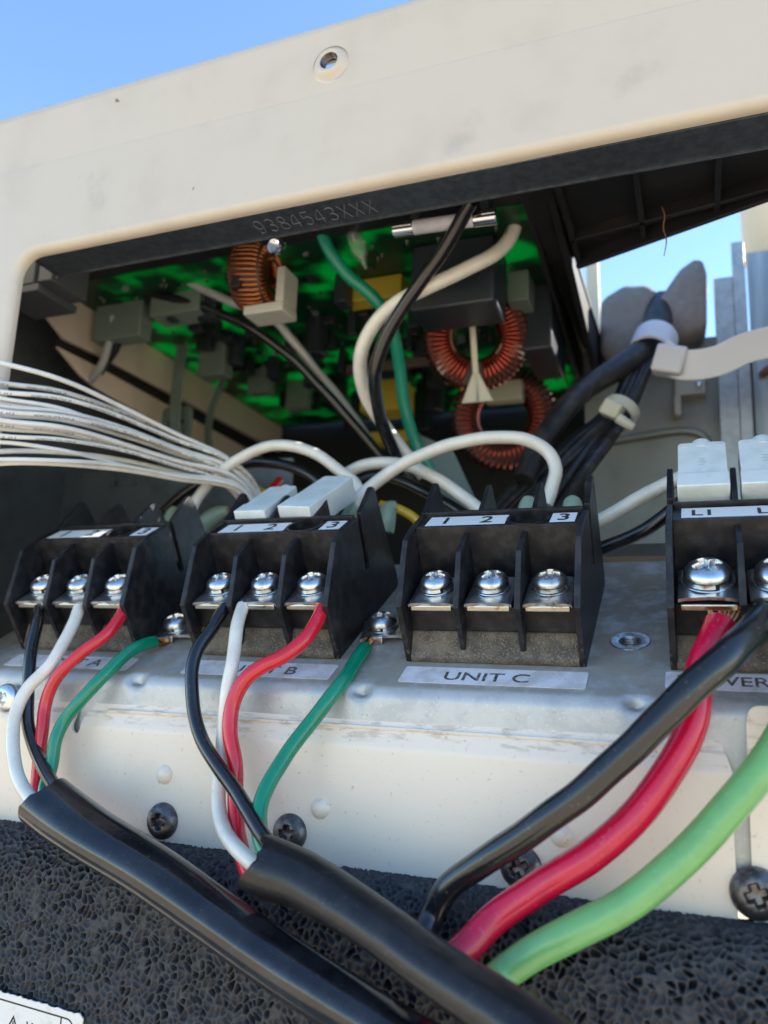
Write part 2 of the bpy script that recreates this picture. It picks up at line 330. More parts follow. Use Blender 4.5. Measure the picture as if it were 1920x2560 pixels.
# ------------------------------------------------------------------ front frame of the cabinet (band over the opening and left jamb)
FY = 180
def band_y(x, z): return .35 - (z - 163.4) * .05 if z > 163.2 else 0
hx, hz = HOLE = (-93.76, 172.38)
out = [(-420, -545), (-420, 181), (420, 188), (420, -545), (64, -545)]
inner = rounded([(64, -545), (64, 134.0), (-206.8, 133.0), (-206.8, -545)], [0, 10, 10, 0], 10)
circ = [(hx + 5.6 * math.cos(2 * math.pi * k / 40), hz + 5.6 * math.sin(2 * math.pi * k / 40)) for k in range(40)]
poly = out[:-1] + inner
ff = thing('front_frame', 'cream painted sheet metal frame around the open terminal compartment', 'cabinet frame', (-100, FY, 130))
sheet(poly, [circ], FY, cuts=(163.0, 163.4), yfun=band_y).build('face_panel', CREAM, ff, ang=20)
# crease pressed along the band
# rolled lip along the opening and flange behind it
def sweep_profile(path2, prof, nrm):
    """path2: points (x,z); prof: (inward offset, y)"""
    mb = MB(); n = len(prof)
    for i, (x, z) in enumerate(path2):
        nx, nz_ = nrm[i]
        for o, y in prof: mb.v.append((x + nx * o, y, z + nz_ * o))
    for i in range(len(path2) - 1):
        for k in range(n - 1): mb.f.append((i * n + k, i * n + k + 1, (i + 1) * n + k + 1, (i + 1) * n + k))
    return mb
def normals2(P, closed=False):
    o = []
    for i in range(len(P)):
        a = Vector(P[max(i - 1, 0)]); b = Vector(P[min(i + 1, len(P) - 1)]); t = (b - a).normalized(); o.append((t.y * -1, t.x))
    return o
LP = inner
nr = normals2(LP)
lip = [(0, FY)] + [(2.4 * math.sin(a), FY + 2.6 - 2.6 * math.cos(a)) for a in [math.pi / 2 * k / 6 for k in range(1, 7)]] + [(2.4, FY + 3.4)]
# the inward side: pick the sign that moves towards the opening
mid_ = max(range(len(LP)), key=lambda i: LP[i][1] - abs(LP[i][0] + 70) * .001); s = 1 if nr[mid_][1] < 0 else -1
nr = [(a * s, b * s) for a, b in nr]
sweep_profile(LP, lip, nr).build('rolled_lip', CREAM, ff, ang=50)
# top bend and flange
mb = MB(); prof = [(FY + band_y(0, 184), 184)] + [(FY + band_y(0, 184) + 4 - 4 * math.cos(a), 184 + 4 * math.sin(a)) for a in [math.pi / 2 * k / 6 for k in range(1, 7)]] + [(FY + 16, 188)]
n = len(prof)
for x, dz in ((-420, -3), (420, 4)):
    for y, z in prof: mb.v.append((x, y, z + dz))
mb.f = [(k, k + 1, n + k + 1, n + k) for k in range(n - 1)]
mb.build('top_flange', CREAM, ff, ang=50)
# raised boss round the screw hole
bf = frame((hx, FY + band_y(0, hz), hz), Vector((1, 0, 0)), Vector((0, .05, 1)).normalized(), Vector((0, -1, .05)).normalized())
mb = MB(); mb.lathe([(5.7, -.2), (5.3, .15), (4.8, .8), (4.2, 1.4), (3.6, 1.7), (3.1, 1.65), (2.75, 1.35)], bf, 40); mb.build('screw_boss', CREAM, ff, ang=60)
mb = MB(); mb.lathe([(2.75, 1.36), (2.6, 1.1), (2.4, .8), (2.55, .5), (2.3, .25), (2.5, -.05), (2.15, -.3), (2.35, -.55), (2.1, -.8), (2.2, -1.2)], bf, 32); mb.build('bare_thread', SCREWB, ff, ang=60)
# ------------------------------------------------------------------ stamped rail under the lip
rl = thing('steel_rail', 'dark galvanised rail stamped 9384543XXX under the cream lip', 'rail', (-80, 186, 129))
mb = MB(); mb.prism([(183.6, 131.0), (195.5, 130.8), (195.5, 131.8), (183.6, 132.0)], -203, 62); mb.prism([(195.5, 130.2), (196.3, 130.4), (196.3, 148), (195.5, 148)], -203, 62); mb.build('flange', GALVD, rl)
STROKES = {'9': [[(.9, .62), (.75, .4), (.4, .36), (.12, .55), (.12, .8), (.4, 1), (.72, .95), (.9, .72), (.88, .4), (.7, .1), (.4, 0), (.15, .08)]],
 '3': [[(.12, .92), (.45, 1), (.8, .9), (.8, .65), (.5, .52), (.35, .52)], [(.5, .52), (.85, .42), (.88, .15), (.5, 0), (.1, .1)]],
 '8': [[(.5, .53), (.2, .65), (.2, .9), (.5, 1), (.8, .9), (.8, .65), (.5, .53), (.12, .38), (.12, .1), (.5, 0), (.88, .1), (.88, .38), (.5, .53)]],
 '4': [[(.7, 0), (.7, 1), (.05, .3), (.95, .3)]], '5': [[(.85, 1), (.22, 1), (.16, .55), (.5, .64), (.85, .5), (.88, .2), (.5, 0), (.1, .1)]],
 'X': [[(.05, 0), (.95, 1)], [(.05, 1), (.95, 0)]]}
x0, x1 = -120.96, -81.23
mb = MB(); txt = '9384543XXX'; pitch = (x1 - x0) / len(txt)
for i, ch in enumerate(txt):
    for st in STROKES[ch]:
        # lettering runs along X on the underside; its top points to the lip
        pts = []
        for a, h in st:
            yy = 193.0 - h * 6.2; pts.append((x0 + pitch * (i + a * .74), yy, 130.97 - (yy - 183.6) / 12 * .2 - .03))
        mb.tube(pts, .13, 6, step=.4)
mb.build('stamped_number', mat('stamped_edge', (.27, .29, .31), .4, .6), rl)
# ------------------------------------------------------------------ terminal plate
tp = thing('terminal_plate', 'sloping galvanised steel plate carrying the four terminal blocks', 'mounting plate', tuple(plate(-70, 20, 0)))
bx, bv = (-16.64, 13.88)
xs = np.arange(-214, 60.1, .8)
R = 4.5; v0 = -11.5
ss = list(np.arange(67, v0, -.9)) + [v0]
prof = [(plate(0, v, 0), PN) for v in ss]
cen = plate(0, v0, -R); a0 = math.atan2(PN.z, PN.y)          # bend round an axis along X until the flange hangs straight down
for k in range(1, 13):
    a = a0 + (math.pi - a0) * k / 12; d = Vector((0, math.cos(a), math.sin(a))); prof.append((cen + d * R, d))
yb = prof[-1][0].y
for k in range(1, 30): prof.append((Vector((0, yb, prof[12 + len(ss) - 1][0].z - k * 1.2)), Vector((0, -1, 0))))
gus = [-144.6, -78.1, -13.9]
mb = MB(); npf = len(prof)
for xi, x in enumerate(xs):
    for j, (q, d) in enumerate(prof):
        j2 = j - (len(ss) - 1); off = 0
        for gx in gus:
            h = 1 - abs(x - gx) / 3.4
            if h > 0 and -9 < j2 < 24: off -= 2.7 * h * math.exp(-((j2 - 6) / (5.5 if j2 < 6 else 4.5)) ** 2)
        off += .12 * mnoise.noise((x * .02, j * .03, 0))
        mb.v.append((x, q.y + d.y * off, q.z + d.z * off))
for i in range(len(xs) - 1):
    for j in range(npf - 1):
        if j < len(ss) - 1:
            cx_ = (xs[i] + xs[i + 1]) / 2; cv = (ss[j] + ss[j + 1]) / 2
            if (cx_ - bx) ** 2 + (cv - bv) ** 2 < 2.9 ** 2: continue
        mb.f.append((i * npf + j, i * npf + j + 1, (i + 1) * npf + j + 1, (i + 1) * npf + j))
mb.build('bent_sheet', GALV, tp, ang=50)
bf = plate_frame(bx, bv)
mb = MB(); prof2 = [(4.9, .02), (4.7, .22), (4.0, .3), (3.2, .1), (2.75, .05)]
for k in range(7): prof2 += [(2.2, -.35 - k * .7), (2.65, -.7 - k * .7)]
prof2 += [(2.4, -5.6), (0, -5.6)]
mb.lathe(prof2, bf, 40); mb.build('threaded_insert', ZINCD, tp, ang=25)
# ------------------------------------------------------------------ screws
def head_height(r, R, H):  return H * max(0, 1 - (r / R) ** 2.7) ** .6
def screw_head(mb, M, R, H, cross=1.0, rot=0.0, n=56):
    """a domed head with a Phillips recess, seat at height 0"""
    ca, sa = math.cos(rot), math.sin(rot)
    def zf(x, y, h):
        u, v = x * ca + y * sa, -x * sa + y * ca
        w = R * .14; Lr = R * .62 * cross; q = math.hypot(x, y)
        d = 0
        for a, b in ((u, v), (v, u)):
            if abs(b) < w * 1.5 and abs(a) < Lr:
                e = min(1, (w * 1.5 - abs(b)) / (w * .6)) * min(1, (Lr - abs(a)) / (R * .10)); d = max(d, e)
        if q < R * .26: d = max(d, min(1, (R * .26 - q) / (R * .09)))
        return -d * H * .75 * (1 - .45 * q / R)
    prof = [(R, 0), (R, H * .12)]
    for k in range(1, 30):
        r = R * (1 - k / 30); prof.append((r, head_height(r, R, H * .88) + H * .12))
    prof.append((0, H - H * .75)); mb.lathe(prof, M, n, zf)
def washer(mb, M, R, r, h0, h1, n=40): mb.lathe([(r, h0), (R - .15, h0), (R, h0 + .15), (R, h1 - .15), (R - .15, h1), (r, h1)], M, n)
def spring_washer(mb, M, R, r, h0, h1, gap, n=40):
    """a split ring, its ends slightly apart"""
    rows = []
    for k in range(n + 1):
        a = gap + .09 + (2 * math.pi - .18) * k / n; t = .25 * (k / n - .5); base = len(mb.v)
        for q, h in ((r, h0), (R, h0), (R, h1), (r, h1)): mb.v.append(tuple(M @ Vector((q * math.cos(a), q * math.sin(a), h + t))))
        rows.append(base)
    for A, B in zip(rows, rows[1:]):
        for j in range(4): mb.f.append((A + j, A + (j + 1) % 4, B + (j + 1) % 4, B + j))
    mb.f.append(tuple(rows[0] + j for j in range(4))); mb.f.append(tuple(rows[-1] + j for j in range(4)))
def clamp_plate(mb, M, a, d, t=.8, seed=0):
    """a small pressed plate, its front edge wavy and its sides bent down"""
    rn = random.Random(seed); nx, ny = 14, 10; rows = []
    for lay in (0, 1):
        for j in range(ny + 1):
            for i in range(nx + 1):
                x = (i / nx - .5) * a; y = (j / ny - .5) * d
                if j == 0: y -= .35 * math.sin(i / nx * math.pi * 3 + 1)
                z = .55 * math.cos(i / nx * 2 * math.pi * 1.5) * (1 if j < 3 else .3) * .35 - .6 * max(0, abs(i / nx - .5) * 2 - .78) * 4
                rows.append(tuple(M @ Vector((x, y, z + (t if lay else 0)))))
    b = len(mb.v); mb.v += rows; K = (nx + 1) * (ny + 1); w = nx + 1
    for j in range(ny):
        for i in range(nx):
            q = j * w + i; mb.f.append((b + q, b + q + w, b + q + w + 1, b + q + 1)); mb.f.append((b + K + q, b + K + q + 1, b + K + q + w + 1, b + K + q + w))
    for j in range(ny):
        for i in (0, nx):
            q = b + j * w + i; mb.f.append((q, q + w, q + w + K, q + K))
    for i in range(nx):
        for j in (0, ny):
            q = b + j * w + i; mb.f.append((q, q + 1, q + 1 + K, q + K))
# ------------------------------------------------------------------ three-pole terminal blocks
W = 45.0
DIV = (15.2, 30.2)
EP = [(0, 0), (-1.8, 16.25), (9.7, 29.5), (16.6, 30.6), (26.2, 30.6), (26.2, 14.5), (29.0, 14.5), (29.0, 31.2)] + [(39.2, 35.4), (40.6, 35.5), (41.6, 34.6), (42.4, 32.6)] + [(49.2, 4), (49.2, 0)]
def terminal(root, M, k, wk, rot, gap, s=1.0, dusty=False, cw=11.4, seed=0):
    """bar, clamp plate, screw with its washers; M at the middle of the pole's bar"""
    z = ZINCD if dusty else ZINC; M0 = M; M = M @ Matrix.Rotation(math.radians(7), 4, 'X')
    b = MB(); b.box((-cw / 2 + .3, -6.6, -1.6), (cw / 2 - .3, 6.5, 0), M0); b.build('contact_bar', BRASS, root, bevel=.35)
    c = MB(); clamp_plate(c, M @ Matrix.Translation((0, -.2, .8 + wk)), cw, 12.5, seed=seed); cp = c.build('clamp_plate', z, root, ang=40)
    h = MB(); T = M @ Matrix.Translation((0, .9, 3.35 + wk)); screw_head(h, T, 4.05 * s, 2.15 * s, rot=rot); sc = h.build('screw', z, root, ang=38)
    w = MB(); spring_washer(w, M @ Matrix.Translation((0, .9, 2.1 + wk)), 4.2 * s, 2 * s, 0, 1.0, gap); w.build('spring_washer', z, sc, ang=40)
    w = MB(); washer(w, M @ Matrix.Translation((0, .9, 1.7 + wk)), 4.6 * s, 2 * s, 0, .3); w.build('flat_washer', z, sc, ang=40)
def block_body(root, u0, W, div, deck_hole, poles, prof=EP, fins=True, lift=0):
    M = frame(plate(u0, 0, 0), PX, PT, PN)
    t = 1.5
    for x in (0, W - t): MB().prism(prof, x, x + t, M).build('end_plate', BLACK, root, bevel=.22)
    dp = [(1.2, 1), (-1.2, 15.6 + lift), (7.4, 27 + lift * .6), (13.2, 28.4), (16.8, 28.6), (16.8, 1)]
    for x in div: MB().prism(dp, x - .7, x + .7, M).build('divider', BLACK, root, bevel=.2)
    # deck with the round screw well, back wall, base, rear half
    b = MB(); bw = [(16.6, 4), (16.6, 30.3), (18.0, 30.3), (18.0, 4)]; b.prism(bw, t - .05, W - t + .05, M)
    b.prism([(4.2, 2), (4.2, 13.4 + lift), (16.6, 13.4 + lift), (16.6, 2)], t - .05, W - t + .05, M)      # terminal floor over a recess
    b.prism([(26.4, 3), (26.4, 14.2), (48.4, 10), (48.4, 3)], t - .05, W - t + .05, M)
    b.prism([(2, .1), (2, 2.2), (48.8, 3.2), (48.8, .1)], t - .05, W - t + .05, M)
    b.build('housing', BLACK, root, bevel=.2)
    s_ = MB(); s_.prism([(-.15, .15), (-.5, 1.6), (3.6, 6.9), (4.3, 6.9), (4.3, .15)], t - .05, W - t + .05, M); s_.build('sill', SILL, root, bevel=.3)
    # deck plate with a real hole
    d = MB(); hu, hv, hr = deck_hole; n = 40
    ring = [(hu + hr * math.cos(2 * math.pi * k / n), hv + hr * math.sin(2 * math.pi * k / n)) for k in range(n)]
    bm = bmesh.new(); ed = []
    for lp in ([(t, 17.9), (W - t, 17.9), (W - t, 26.0), (t, 26.0)], ring):
        v_ = [bm.verts.new((x, y, 0)) for x, y in lp]; ed += [bm.edges.new((v_[i], v_[(i + 1) % len(v_)])) for i in range(len(v_))]
    bmesh.ops.triangle_fill(bm, use_beauty=True, edges=ed, normal=(0, 0, 1)); bm.verts.index_update()
    d.add([(v.co.x, v.co.y, 30.0) for v in bm.verts], [tuple(v.index for v in f.verts) for f in bm.faces], M); bm.free()
    d.lathe([(hr, 30.0), (hr, 12), (0, 12)], M @ Matrix.Translation((hu, hv, 0)), n)
    d.lathe([(hr + .75, 30.02), (hr + .75, 30.5), (hr, 30.5), (hr, 30.0)], M @ Matrix.Translation((hu, hv, 0)), n)
    d.build('deck', BLACK, root, ang=30)
    MB().prism([(25.9, 29.0), (25.9, 31.3), (27.3, 31.3), (27.3, 14)], t, W - t, M).build('rear_wall', BLACK, root, bevel=.2)
    if fins:
        fp = [(27.0, 14.0), (27.0, 31.0), (38.4, 34.3), (39.8, 34.4), (41, 33.2), (47.6, 12), (47.6, 9)]
        for x in (.7, 16.6, 31.0): MB().prism(fp, x - .65, x + .65, M).build('rear_fin', BLACK, root, bevel=.2)
    return M
def label_plate(root, M, u0, u1, texts, size, h=30.15, v0=17.9, v1=25.0):
    l = MB(); l.box((u0, v0, h - .05), (u1, v1, h + .12), M); lb = l.build('number_label', WLABEL, root, bevel=.08)
    for u, s in texts: add_text(s, 'numeral', INK, lb, M @ Matrix.Translation((u, v0 + 1.5, h + .14)), size, sx=1.0, bold=.11)
def make_block(u0, lab, grp, seed, dusty=()):
    r = thing('terminal_block', lab, 'terminal block', tuple(plate(u0 + W / 2, 20, 0)), grp)
    M = block_body(r, u0, W, DIV, (30.4, 21.7, 4.75), 3)
    label_plate(r, M, 3.6, 24.9, [(8.6, '1'), (19.6, '2')], 6.9); label_plate(r, M, 36.2, 42.4, [(39.4, '3')], 6.9)
    for k, u in enumerate((8.3, 22.7, 37.0)):
        terminal(r, M @ Matrix.Translation((u, 7.2, 15.4)), k, 0, [.2, 1.05, .7][(k + seed) % 3] + seed * .3, -1.0 + k * .3, dusty=(k in dusty), seed=seed * 7 + k)
    return r
UA, UB, UC = -198.47, -134.27, -70.61
BG = 'three-pole black terminal blocks on the sloping plate'
blA = make_block(UA, 'black terminal block labelled 1 2 3 leftmost on the plate, beside the dark side sheet', BG, 0)
blB = make_block(UB, 'black terminal block with two white connector caps behind its 1 2 3 label', BG, 1)
blC = make_block(UC, 'dusty black terminal block with empty terminals above the UNIT C sticker', BG, 2, dusty=(2,))
# power block: larger poles, its right part leaves the picture
UP = -7.0; WP = 47.0
bp = thing('terminal_block', 'large black power terminal block labelled L1 L2 with stranded copper under its screws', 'terminal block', tuple(plate(UP + WP / 2, 20, 0)))
EPP = [(0, 0), (-1.8, 16.25), (9.7, 30.2), (16.6, 31.0), (26.2, 31.0), (26.2, 30), (29.0, 30), (29.0, 31.6), (41, 36), (43, 33), (49.2, 4), (49.2, 0)]
MP = block_body(bp, UP, WP, (15.4, 31.0), (38.5, 21.7, 4), 3, prof=EPP, fins=False, lift=1.2)
for x in (15.6, 31.2):
    MB().prism([(27.0, 14.0), (27.0, 31.0), (37.4, 36.3), (39, 36.0), (47.6, 12), (47.6, 9)], x - .65, x + .65, MP).build('rear_fin', BLACK, bp, bevel=.2)
label_plate(bp, MP, 3.4, 33.5, [(8.2, 'L1'), (22.4, 'L2')], 5.6)
for k, u in enumerate((8.6, 23.2, 39.0)): terminal(bp, MP @ Matrix.Translation((u, 7.2, 16.0)), k, 1.0, [.5, 1.0, .2][k], -1.2, s=1.28, cw=12.6, seed=50 + k)
# ------------------------------------------------------------------ stickers on the plate
def sticker(u0, u1, v0, v1, text, size, label, ux, sx, vt, al='CENTER'):
    M = plate_frame(0); s = MB(); s.prism(rounded([(u0, v0), (u1, v0), (u1, v1), (u0, v1)], .6, 3), .05, .2, M, 'xy'); o = s.build('sticker', STICK)
    tag(o, label, 'sticker', 'name stickers below the terminal blocks'); add_text(text, 'lettering', INKD, o, M @ Matrix.Translation((ux, vt, .215)), size, sx=sx, bold=.05, cx=al); return o
sticker(-196, -151, -10.3, -3.4, 'UNIT A', 5.4, 'white sticker reading UNIT A under the leftmost terminal block', -172.2, 1.18, -8.7)
sticker(-132.6, -88, -10.6, -3.2, 'UNIT B', 5.4, 'stained white sticker reading UNIT B behind the red wire', -108.6, 1.18, -9.0)
sticker(-69.6, -24.8, -10.2, -2.6, 'UNIT C', 5.4, 'dusty white sticker reading UNIT C, wholly uncovered', -48.3, 1.18, -8.5)
sticker(-8.0, 27, -8.2, -1.0, 'POWER', 5.6, 'white sticker reading POWER partly hidden by the thick black wire', -5.8, .97, -6.4, 'LEFT')
# ------------------------------------------------------------------ earth screws on the plate
def earth_screw(u, v, label, rot):
    r = thing('earth_screw', label, 'screw', tuple(plate(u, v, 0)), 'earth screws on the plate')
    M = plate_frame(u, v)
    c = MB(); R_ = Matrix.Rotation(.25, 4, 'Z'); clamp_plate(c, M @ R_ @ Matrix.Translation((0, 0, 1.6)), 11.8, 11.4, seed=3); c.build('clamp_plate', ZINC, r, ang=40)
    for a in (0.25, 2.4): # bent ears of the plate
        E_ = M @ Matrix.Rotation(a - .4, 4, 'Z'); c = MB(); c.prism([(-5.2, .1), (-5.9, .3), (-5.3, 2.1), (-4.4, 2.2), (-4.6, 1.5)], -2.4, 2.4, E_); c.build('plate_ear', ZINC, r, bevel=.15)
    w = MB(); washer(w, M @ Matrix.Translation((0, 0, 2.5)), 4.5, 2, 0, .35); w.build('flat_washer', ZINC, r)
    w = MB(); spring_washer(w, M @ Matrix.Translation((0, 0, 2.9)), 3.8, 2, 0, .9, -1.3); w.build('spring_washer', ZINC, r)
    h = MB(); screw_head(h, M @ Matrix.Translation((0, 0, 3.8)), 4.2, 2.5, rot=rot); h.build('screw_head', ZINC, r, ang=38)
earth_screw(*(-147.86, 12.11), 'zinc earth screw and clamp between the first two terminal blocks', .4)
earth_screw(*(-81.92, 14.72), 'zinc earth screw and clamp beside the UNIT C terminal block', .9)
# ------------------------------------------------------------------ lower cream panel
LPY = 182.6
lower = thing('lower_panel', 'glossy off-white lower panel screwed below the terminal plate', 'panel', (-80, LPY, -44))
def lower_y(x, z):
    if z > -16.5: return (z + 16.5) * .28 + (.35 if z > -12.2 else 0)
    return 0
PO1 = [(-214.00, -50.00), (-214.00, -3.60), (-170.74, -3.55), (-166.69, -3.73), (-164.29, -4.63), (-162.74, -6.54), (-162.01, -8.68), (-162.30, -12.48), (-162.80, -15.73), (-162.68, -17.54), (-161.69, -18.55), (-160.46, -18.47), (-159.81, -17.16), (-159.71, -15.02), (-157.96, -11.72), (-155.95, -8.41), (-154.47, -7.16), (-152.60, -6.87), (-98.82, -6.82), (-4.99, -7.31), (-1.52, -7.75), (1.48, -9.00), (2.90, -10.95), (4.03, -14.22), (5.07, -17.61), (4.72, -22.21), (4.40, -26.02), (4.50, -50.00)]
def zcl(poly): return poly
op = zcl(PO1)
sheet(op, [], LPY, cuts=(-9.5, -11.6, -12.2, -12.8, -15.8, -16.5, -17.3, -30), yfun=lower_y).build('painted_sheet', PANELM, lower, ang=18)
mb = MB(); mb.tube([(-152, LPY + 1.2, -12.1), (-80, LPY + 1.22, -12.1), (-2, LPY + 1.2, -12.2)], .5, 8, step=20); mb.build('pressed_ridge', PANELM, lower)
for x, z in [(-130.88, -27.12), (-85.99, -31.33), (-29.40, -31.59)]:
    MB().lathe([(2.55, -.1), (2.4, .12), (1.95, .75), (1.2, 1.2), (.5, 1.35), (0, 1.38)], frame((x, LPY, z), Vector((1, 0, 0)), Vector((0, 0, 1)), Vector((0, -1, 0))), 32).build('embossed_bump', PANELM, lower, ang=60)
# tab of the neighbouring sheet on the right
t2 = sheet(rounded([(7.6, -6.5), (8.3, -3), (60, -1), (60, -50), (7.2, -50)], [1.5, 2.5, 0, 0, 0], 5), [], LPY + .5); o = t2.build('panel_tab', PANELM); tag(o, 'rounded off-white sheet tab at the far right beside the galvanised gap', 'panel')
def panel_screw(x, z, label, m, R, rot):
    M = frame((x, LPY - .1, z), Vector((1, 0, 0)), Vector((0, 0, 1)), Vector((0, -1, 0)))
    h = MB(); screw_head(h, M, R, R * .52, cross=.76, rot=rot); h.lathe([(R, 0), (R, -.5)], M, 56); o = h.build('panel_screw', m, ang=38); tag(o, label, 'screw', 'domed screws along the lower panel')
for a in [(-130.09, -38.36, 'weathered cross-head screw on the lower panel above the left black cable', SCREWB, 4.5, 0.12), (-93.61, -37.51, 'grey domed screw half hidden by the middle cable end', SCREWB, 4.4, 0.05), (-37.99, -38.79, 'dark cross-head screw between the thick black and red wires', SCREWB, 4.5, 0.5), (7.93, -38.33, 'grey domed screw at the far right below the green wire', SCREWB, 4.9, 0.35), (-187.19, -10.46, 'shiny zinc screw at the left edge beside the white wire', ZINC, 4.2, 0.6)]: panel_screw(*a)
# ------------------------------------------------------------------ foam below the panel
def foam():
    # cross profile (Y, z): level behind, rounded over, then hanging down
    prof = [(184, -43.2)]; k = 0
    L = [0.0]; seg = []
    def pt(s):                 # arc length s from the back edge
        if s < 6: return (184 - s, -43.2), (0, 1)
        s -= 6; R = 11; q = R * math.pi / 2
        if s < q: a = s / R; return (178 - R * math.sin(a), -43.2 - R + R * math.cos(a)), (-math.sin(a), math.cos(a))
        s -= q; return (167 - s * .06, -54.2 - s), (-1, -.06)
    X0, X1, dx, S1 = -212, 40, .22, 62
    nx = int((X1 - X0) / dx); ns = int(S1 / dx)
    xs = X0 + np.arange(nx + 1) * dx; ss = np.arange(ns + 1) * dx
    XX, SS = np.meshgrid(xs, ss, indexing='ij')
    c = 1.68; gi = np.floor((XX - X0) / c).astype(int); gj = np.floor(SS / c).astype(int)
    nI, nJ = gi.max() + 5, gj.max() + 5
    jx = rng.random((nI, nJ)); jy = rng.random((nI, nJ)); dep = rng.random((nI, nJ)); tx = rng.normal(0, .25, (nI, nJ)); ty = rng.normal(0, .25, (nI, nJ))
    # a slow warp keeps the cells from reading as a grid
    wx = XX - X0 + .5 * np.sin(SS * .9 + XX * .31) ; ws = SS + .5 * np.sin(XX * .83 - SS * .4)
    F1 = np.full(XX.shape, 1e9); F2 = F1.copy(); D = np.zeros(XX.shape); TX = D.copy(); TY = D.copy(); PX_ = D.copy(); PY_ = D.copy()
    gi = np.floor(wx / c).astype(int); gj = np.floor(ws / c).astype(int)
    for a in (-2, -1, 0, 1, 2):
        for b in (-2, -1, 0, 1, 2):
            I = np.clip(gi + a + 1, 0, nI - 1); J = np.clip(gj + b + 1, 0, nJ - 1)
            px_ = (gi + a + .05 + .9 * jx[I, J]) * c; py_ = (gj + b + .05 + .9 * jy[I, J]) * c
            d = np.hypot(wx - px_, ws - py_); new = d < F1
            F2 = np.where(new, F1, np.minimum(F2, d)); F1 = np.where(new, d, F1)
            D = np.where(new, dep[I, J], D); TX = np.where(new, tx[I, J], TX); TY = np.where(new, ty[I, J], TY)
            PX_ = np.where(new, wx - px_, PX_); PY_ = np.where(new, ws - py_, PY_)
    e = np.clip((F2 - F1) / 1.05, 0, 1); wall = e * e * (3 - 2 * e)
    g_ = F2 - F1; hole = np.clip((g_ - .30 - .35 * np.abs(TX)) / .35, 0, 1); hole = hole * hole * (3 - 2 * hole)
    h = -wall * (.55 + .45 * D) - (D < .42) * hole * (1.0 + 2.2 * (.42 - D) / .42) + .55 * wall * (TX * PX_ + TY * PY_)
    h += .25 * np.sin(XX * .11) * np.sin(SS * .13)
    h *= np.clip(SS / 1.0, .2, 1)
    mb = MB(); P = [pt(s) for s in ss]
    Yp = np.array([p[0][0] for p in P]); Zp = np.array([p[0][1] for p in P]); Ny = np.array([p[1][0] for p in P]); Nz = np.array([p[1][1] for p in P])
    V = np.stack([XX, Yp[None, :] + Ny[None, :] * h, Zp[None, :] + Nz[None, :] * h], -1).reshape(-1, 3)
    V[:, 2] += (V[:, 0] + 90) * -.002
    idx = np.arange((nx + 1) * (ns + 1)).reshape(nx + 1, ns + 1)
    F = np.stack([idx[:-1, :-1], idx[1:, :-1], idx[1:, 1:], idx[:-1, 1:]], -1).reshape(-1, 4)
    me = bpy.data.meshes.new('foam_strip'); o0 = np.array([-90, 175, -100.])
    W_ = ((V - o0) * MM).astype(np.float32)
    me.vertices.add(len(W_)); me.vertices.foreach_set('co', W_.ravel()); me.loops.add(F.size); me.loops.foreach_set('vertex_index', F.ravel().astype(np.int32))
    me.polygons.add(len(F)); me.polygons.foreach_set('loop_start', np.arange(0, F.size, 4, dtype=np.int32)); me.polygons.foreach_set('loop_total', np.full(len(F), 4, np.int32))
    me.update(calc_edges=True); me.validate(); me.polygons.foreach_set('use_smooth', np.ones(len(F), bool)); me.materials.append(FOAMM)
    o = bpy.data.objects.new('foam_strip', me); COL.objects.link(o); o.location = Vector(o0) * MM + Vector((0, 0, LIFT))
    tag(o, 'black open-cell foam pad filling the bottom below the off-white panel', 'foam')
    b = MB(); b.box((-212, 169, -545), (40, 183, -101)); q = b.build('backing', DARK, o)
    q.location = (0, 0, 0)
foam()
# warning label stuck on the foam
lo, lr = (-158.68, 164.50, -77.06), (-126.87, 164.50, -78.24)
ex = (Vector(lr) - Vector(lo)).normalized(); ez = Vector((0, -.06, 1)); ez = (ez - ex * ez.dot(ex)).normalized()
LM = frame(Vector(lo), ex, ez, ex.cross(ez)) @ Matrix.Translation((-4, 0, 0))
l = MB(); rr_ = random.Random(4)
edge = [(-34, 0)] + [(-34 + k * .8, rr_.uniform(-.25, .2)) for k in range(1, 78)] + [(28.6 + rr_.uniform(-.2, .2), -k * .8) for k in range(1, 30)] + [(-34, -24)]
l.prism(edge, -.15, .15, LM, 'xy'); wl = l.build('warning_label', PAPER); tag(wl, 'white warning label with a black border on the foam in the lower left corner', 'label')
b = MB()
def outline(poly, w, z0, z1):
    n = len(poly); c = Vector((sum(p[0] for p in poly) / n, sum(p[1] for p in poly) / n)); ins = []
    for i in range(n):
        a, p, q = Vector(poly[i - 1]), Vector(poly[i]), Vector(poly[(i + 1) % n]); d1 = (p - a).normalized(); d2 = (q - p).normalized(); nn = Vector((-d1.y, d1.x)) + Vector((-d2.y, d2.x)); nn = nn.normalized() if nn.length > 1e-6 else Vector((-d1.y, d1.x))
        if nn.dot(c - p) < 0: nn = -nn
        ins.append(tuple(p + nn * w / max(.4, abs(nn.dot(Vector((-d1.y, d1.x)))))))
    v = [(x, y, z1) for x, y in poly] + [(x, y, z1) for x, y in ins]; b.add(v, [(i, (i + 1) % n, n + (i + 1) % n, n + i) for i in range(n)], LM)
outline(rounded([(-32, -1.5), (26.4, -1.5), (26.4, -22), (-32, -22)], 2.2, 5), .38, 0, .17)
tri = [(6.2, -8.6), (8.6, -4.2), (11.0, -8.6)]
outline(tri, .45, 0, .17); b.box((8.4, -7.9, .1), (8.8, -7.4, .17), LM); b.box((8.4, -7.1, .1), (8.8, -5.6, .17), LM); b.box((22.4, -22, .1), (22.8, -1.6, .17), LM)
b.build('border', INK, wl)
add_text('WARNING', 'lettering', INK, wl, LM @ Matrix.Translation((12.6, -8.6, .17)), 5.6, sx=.62, cx='LEFT', bold=.03)
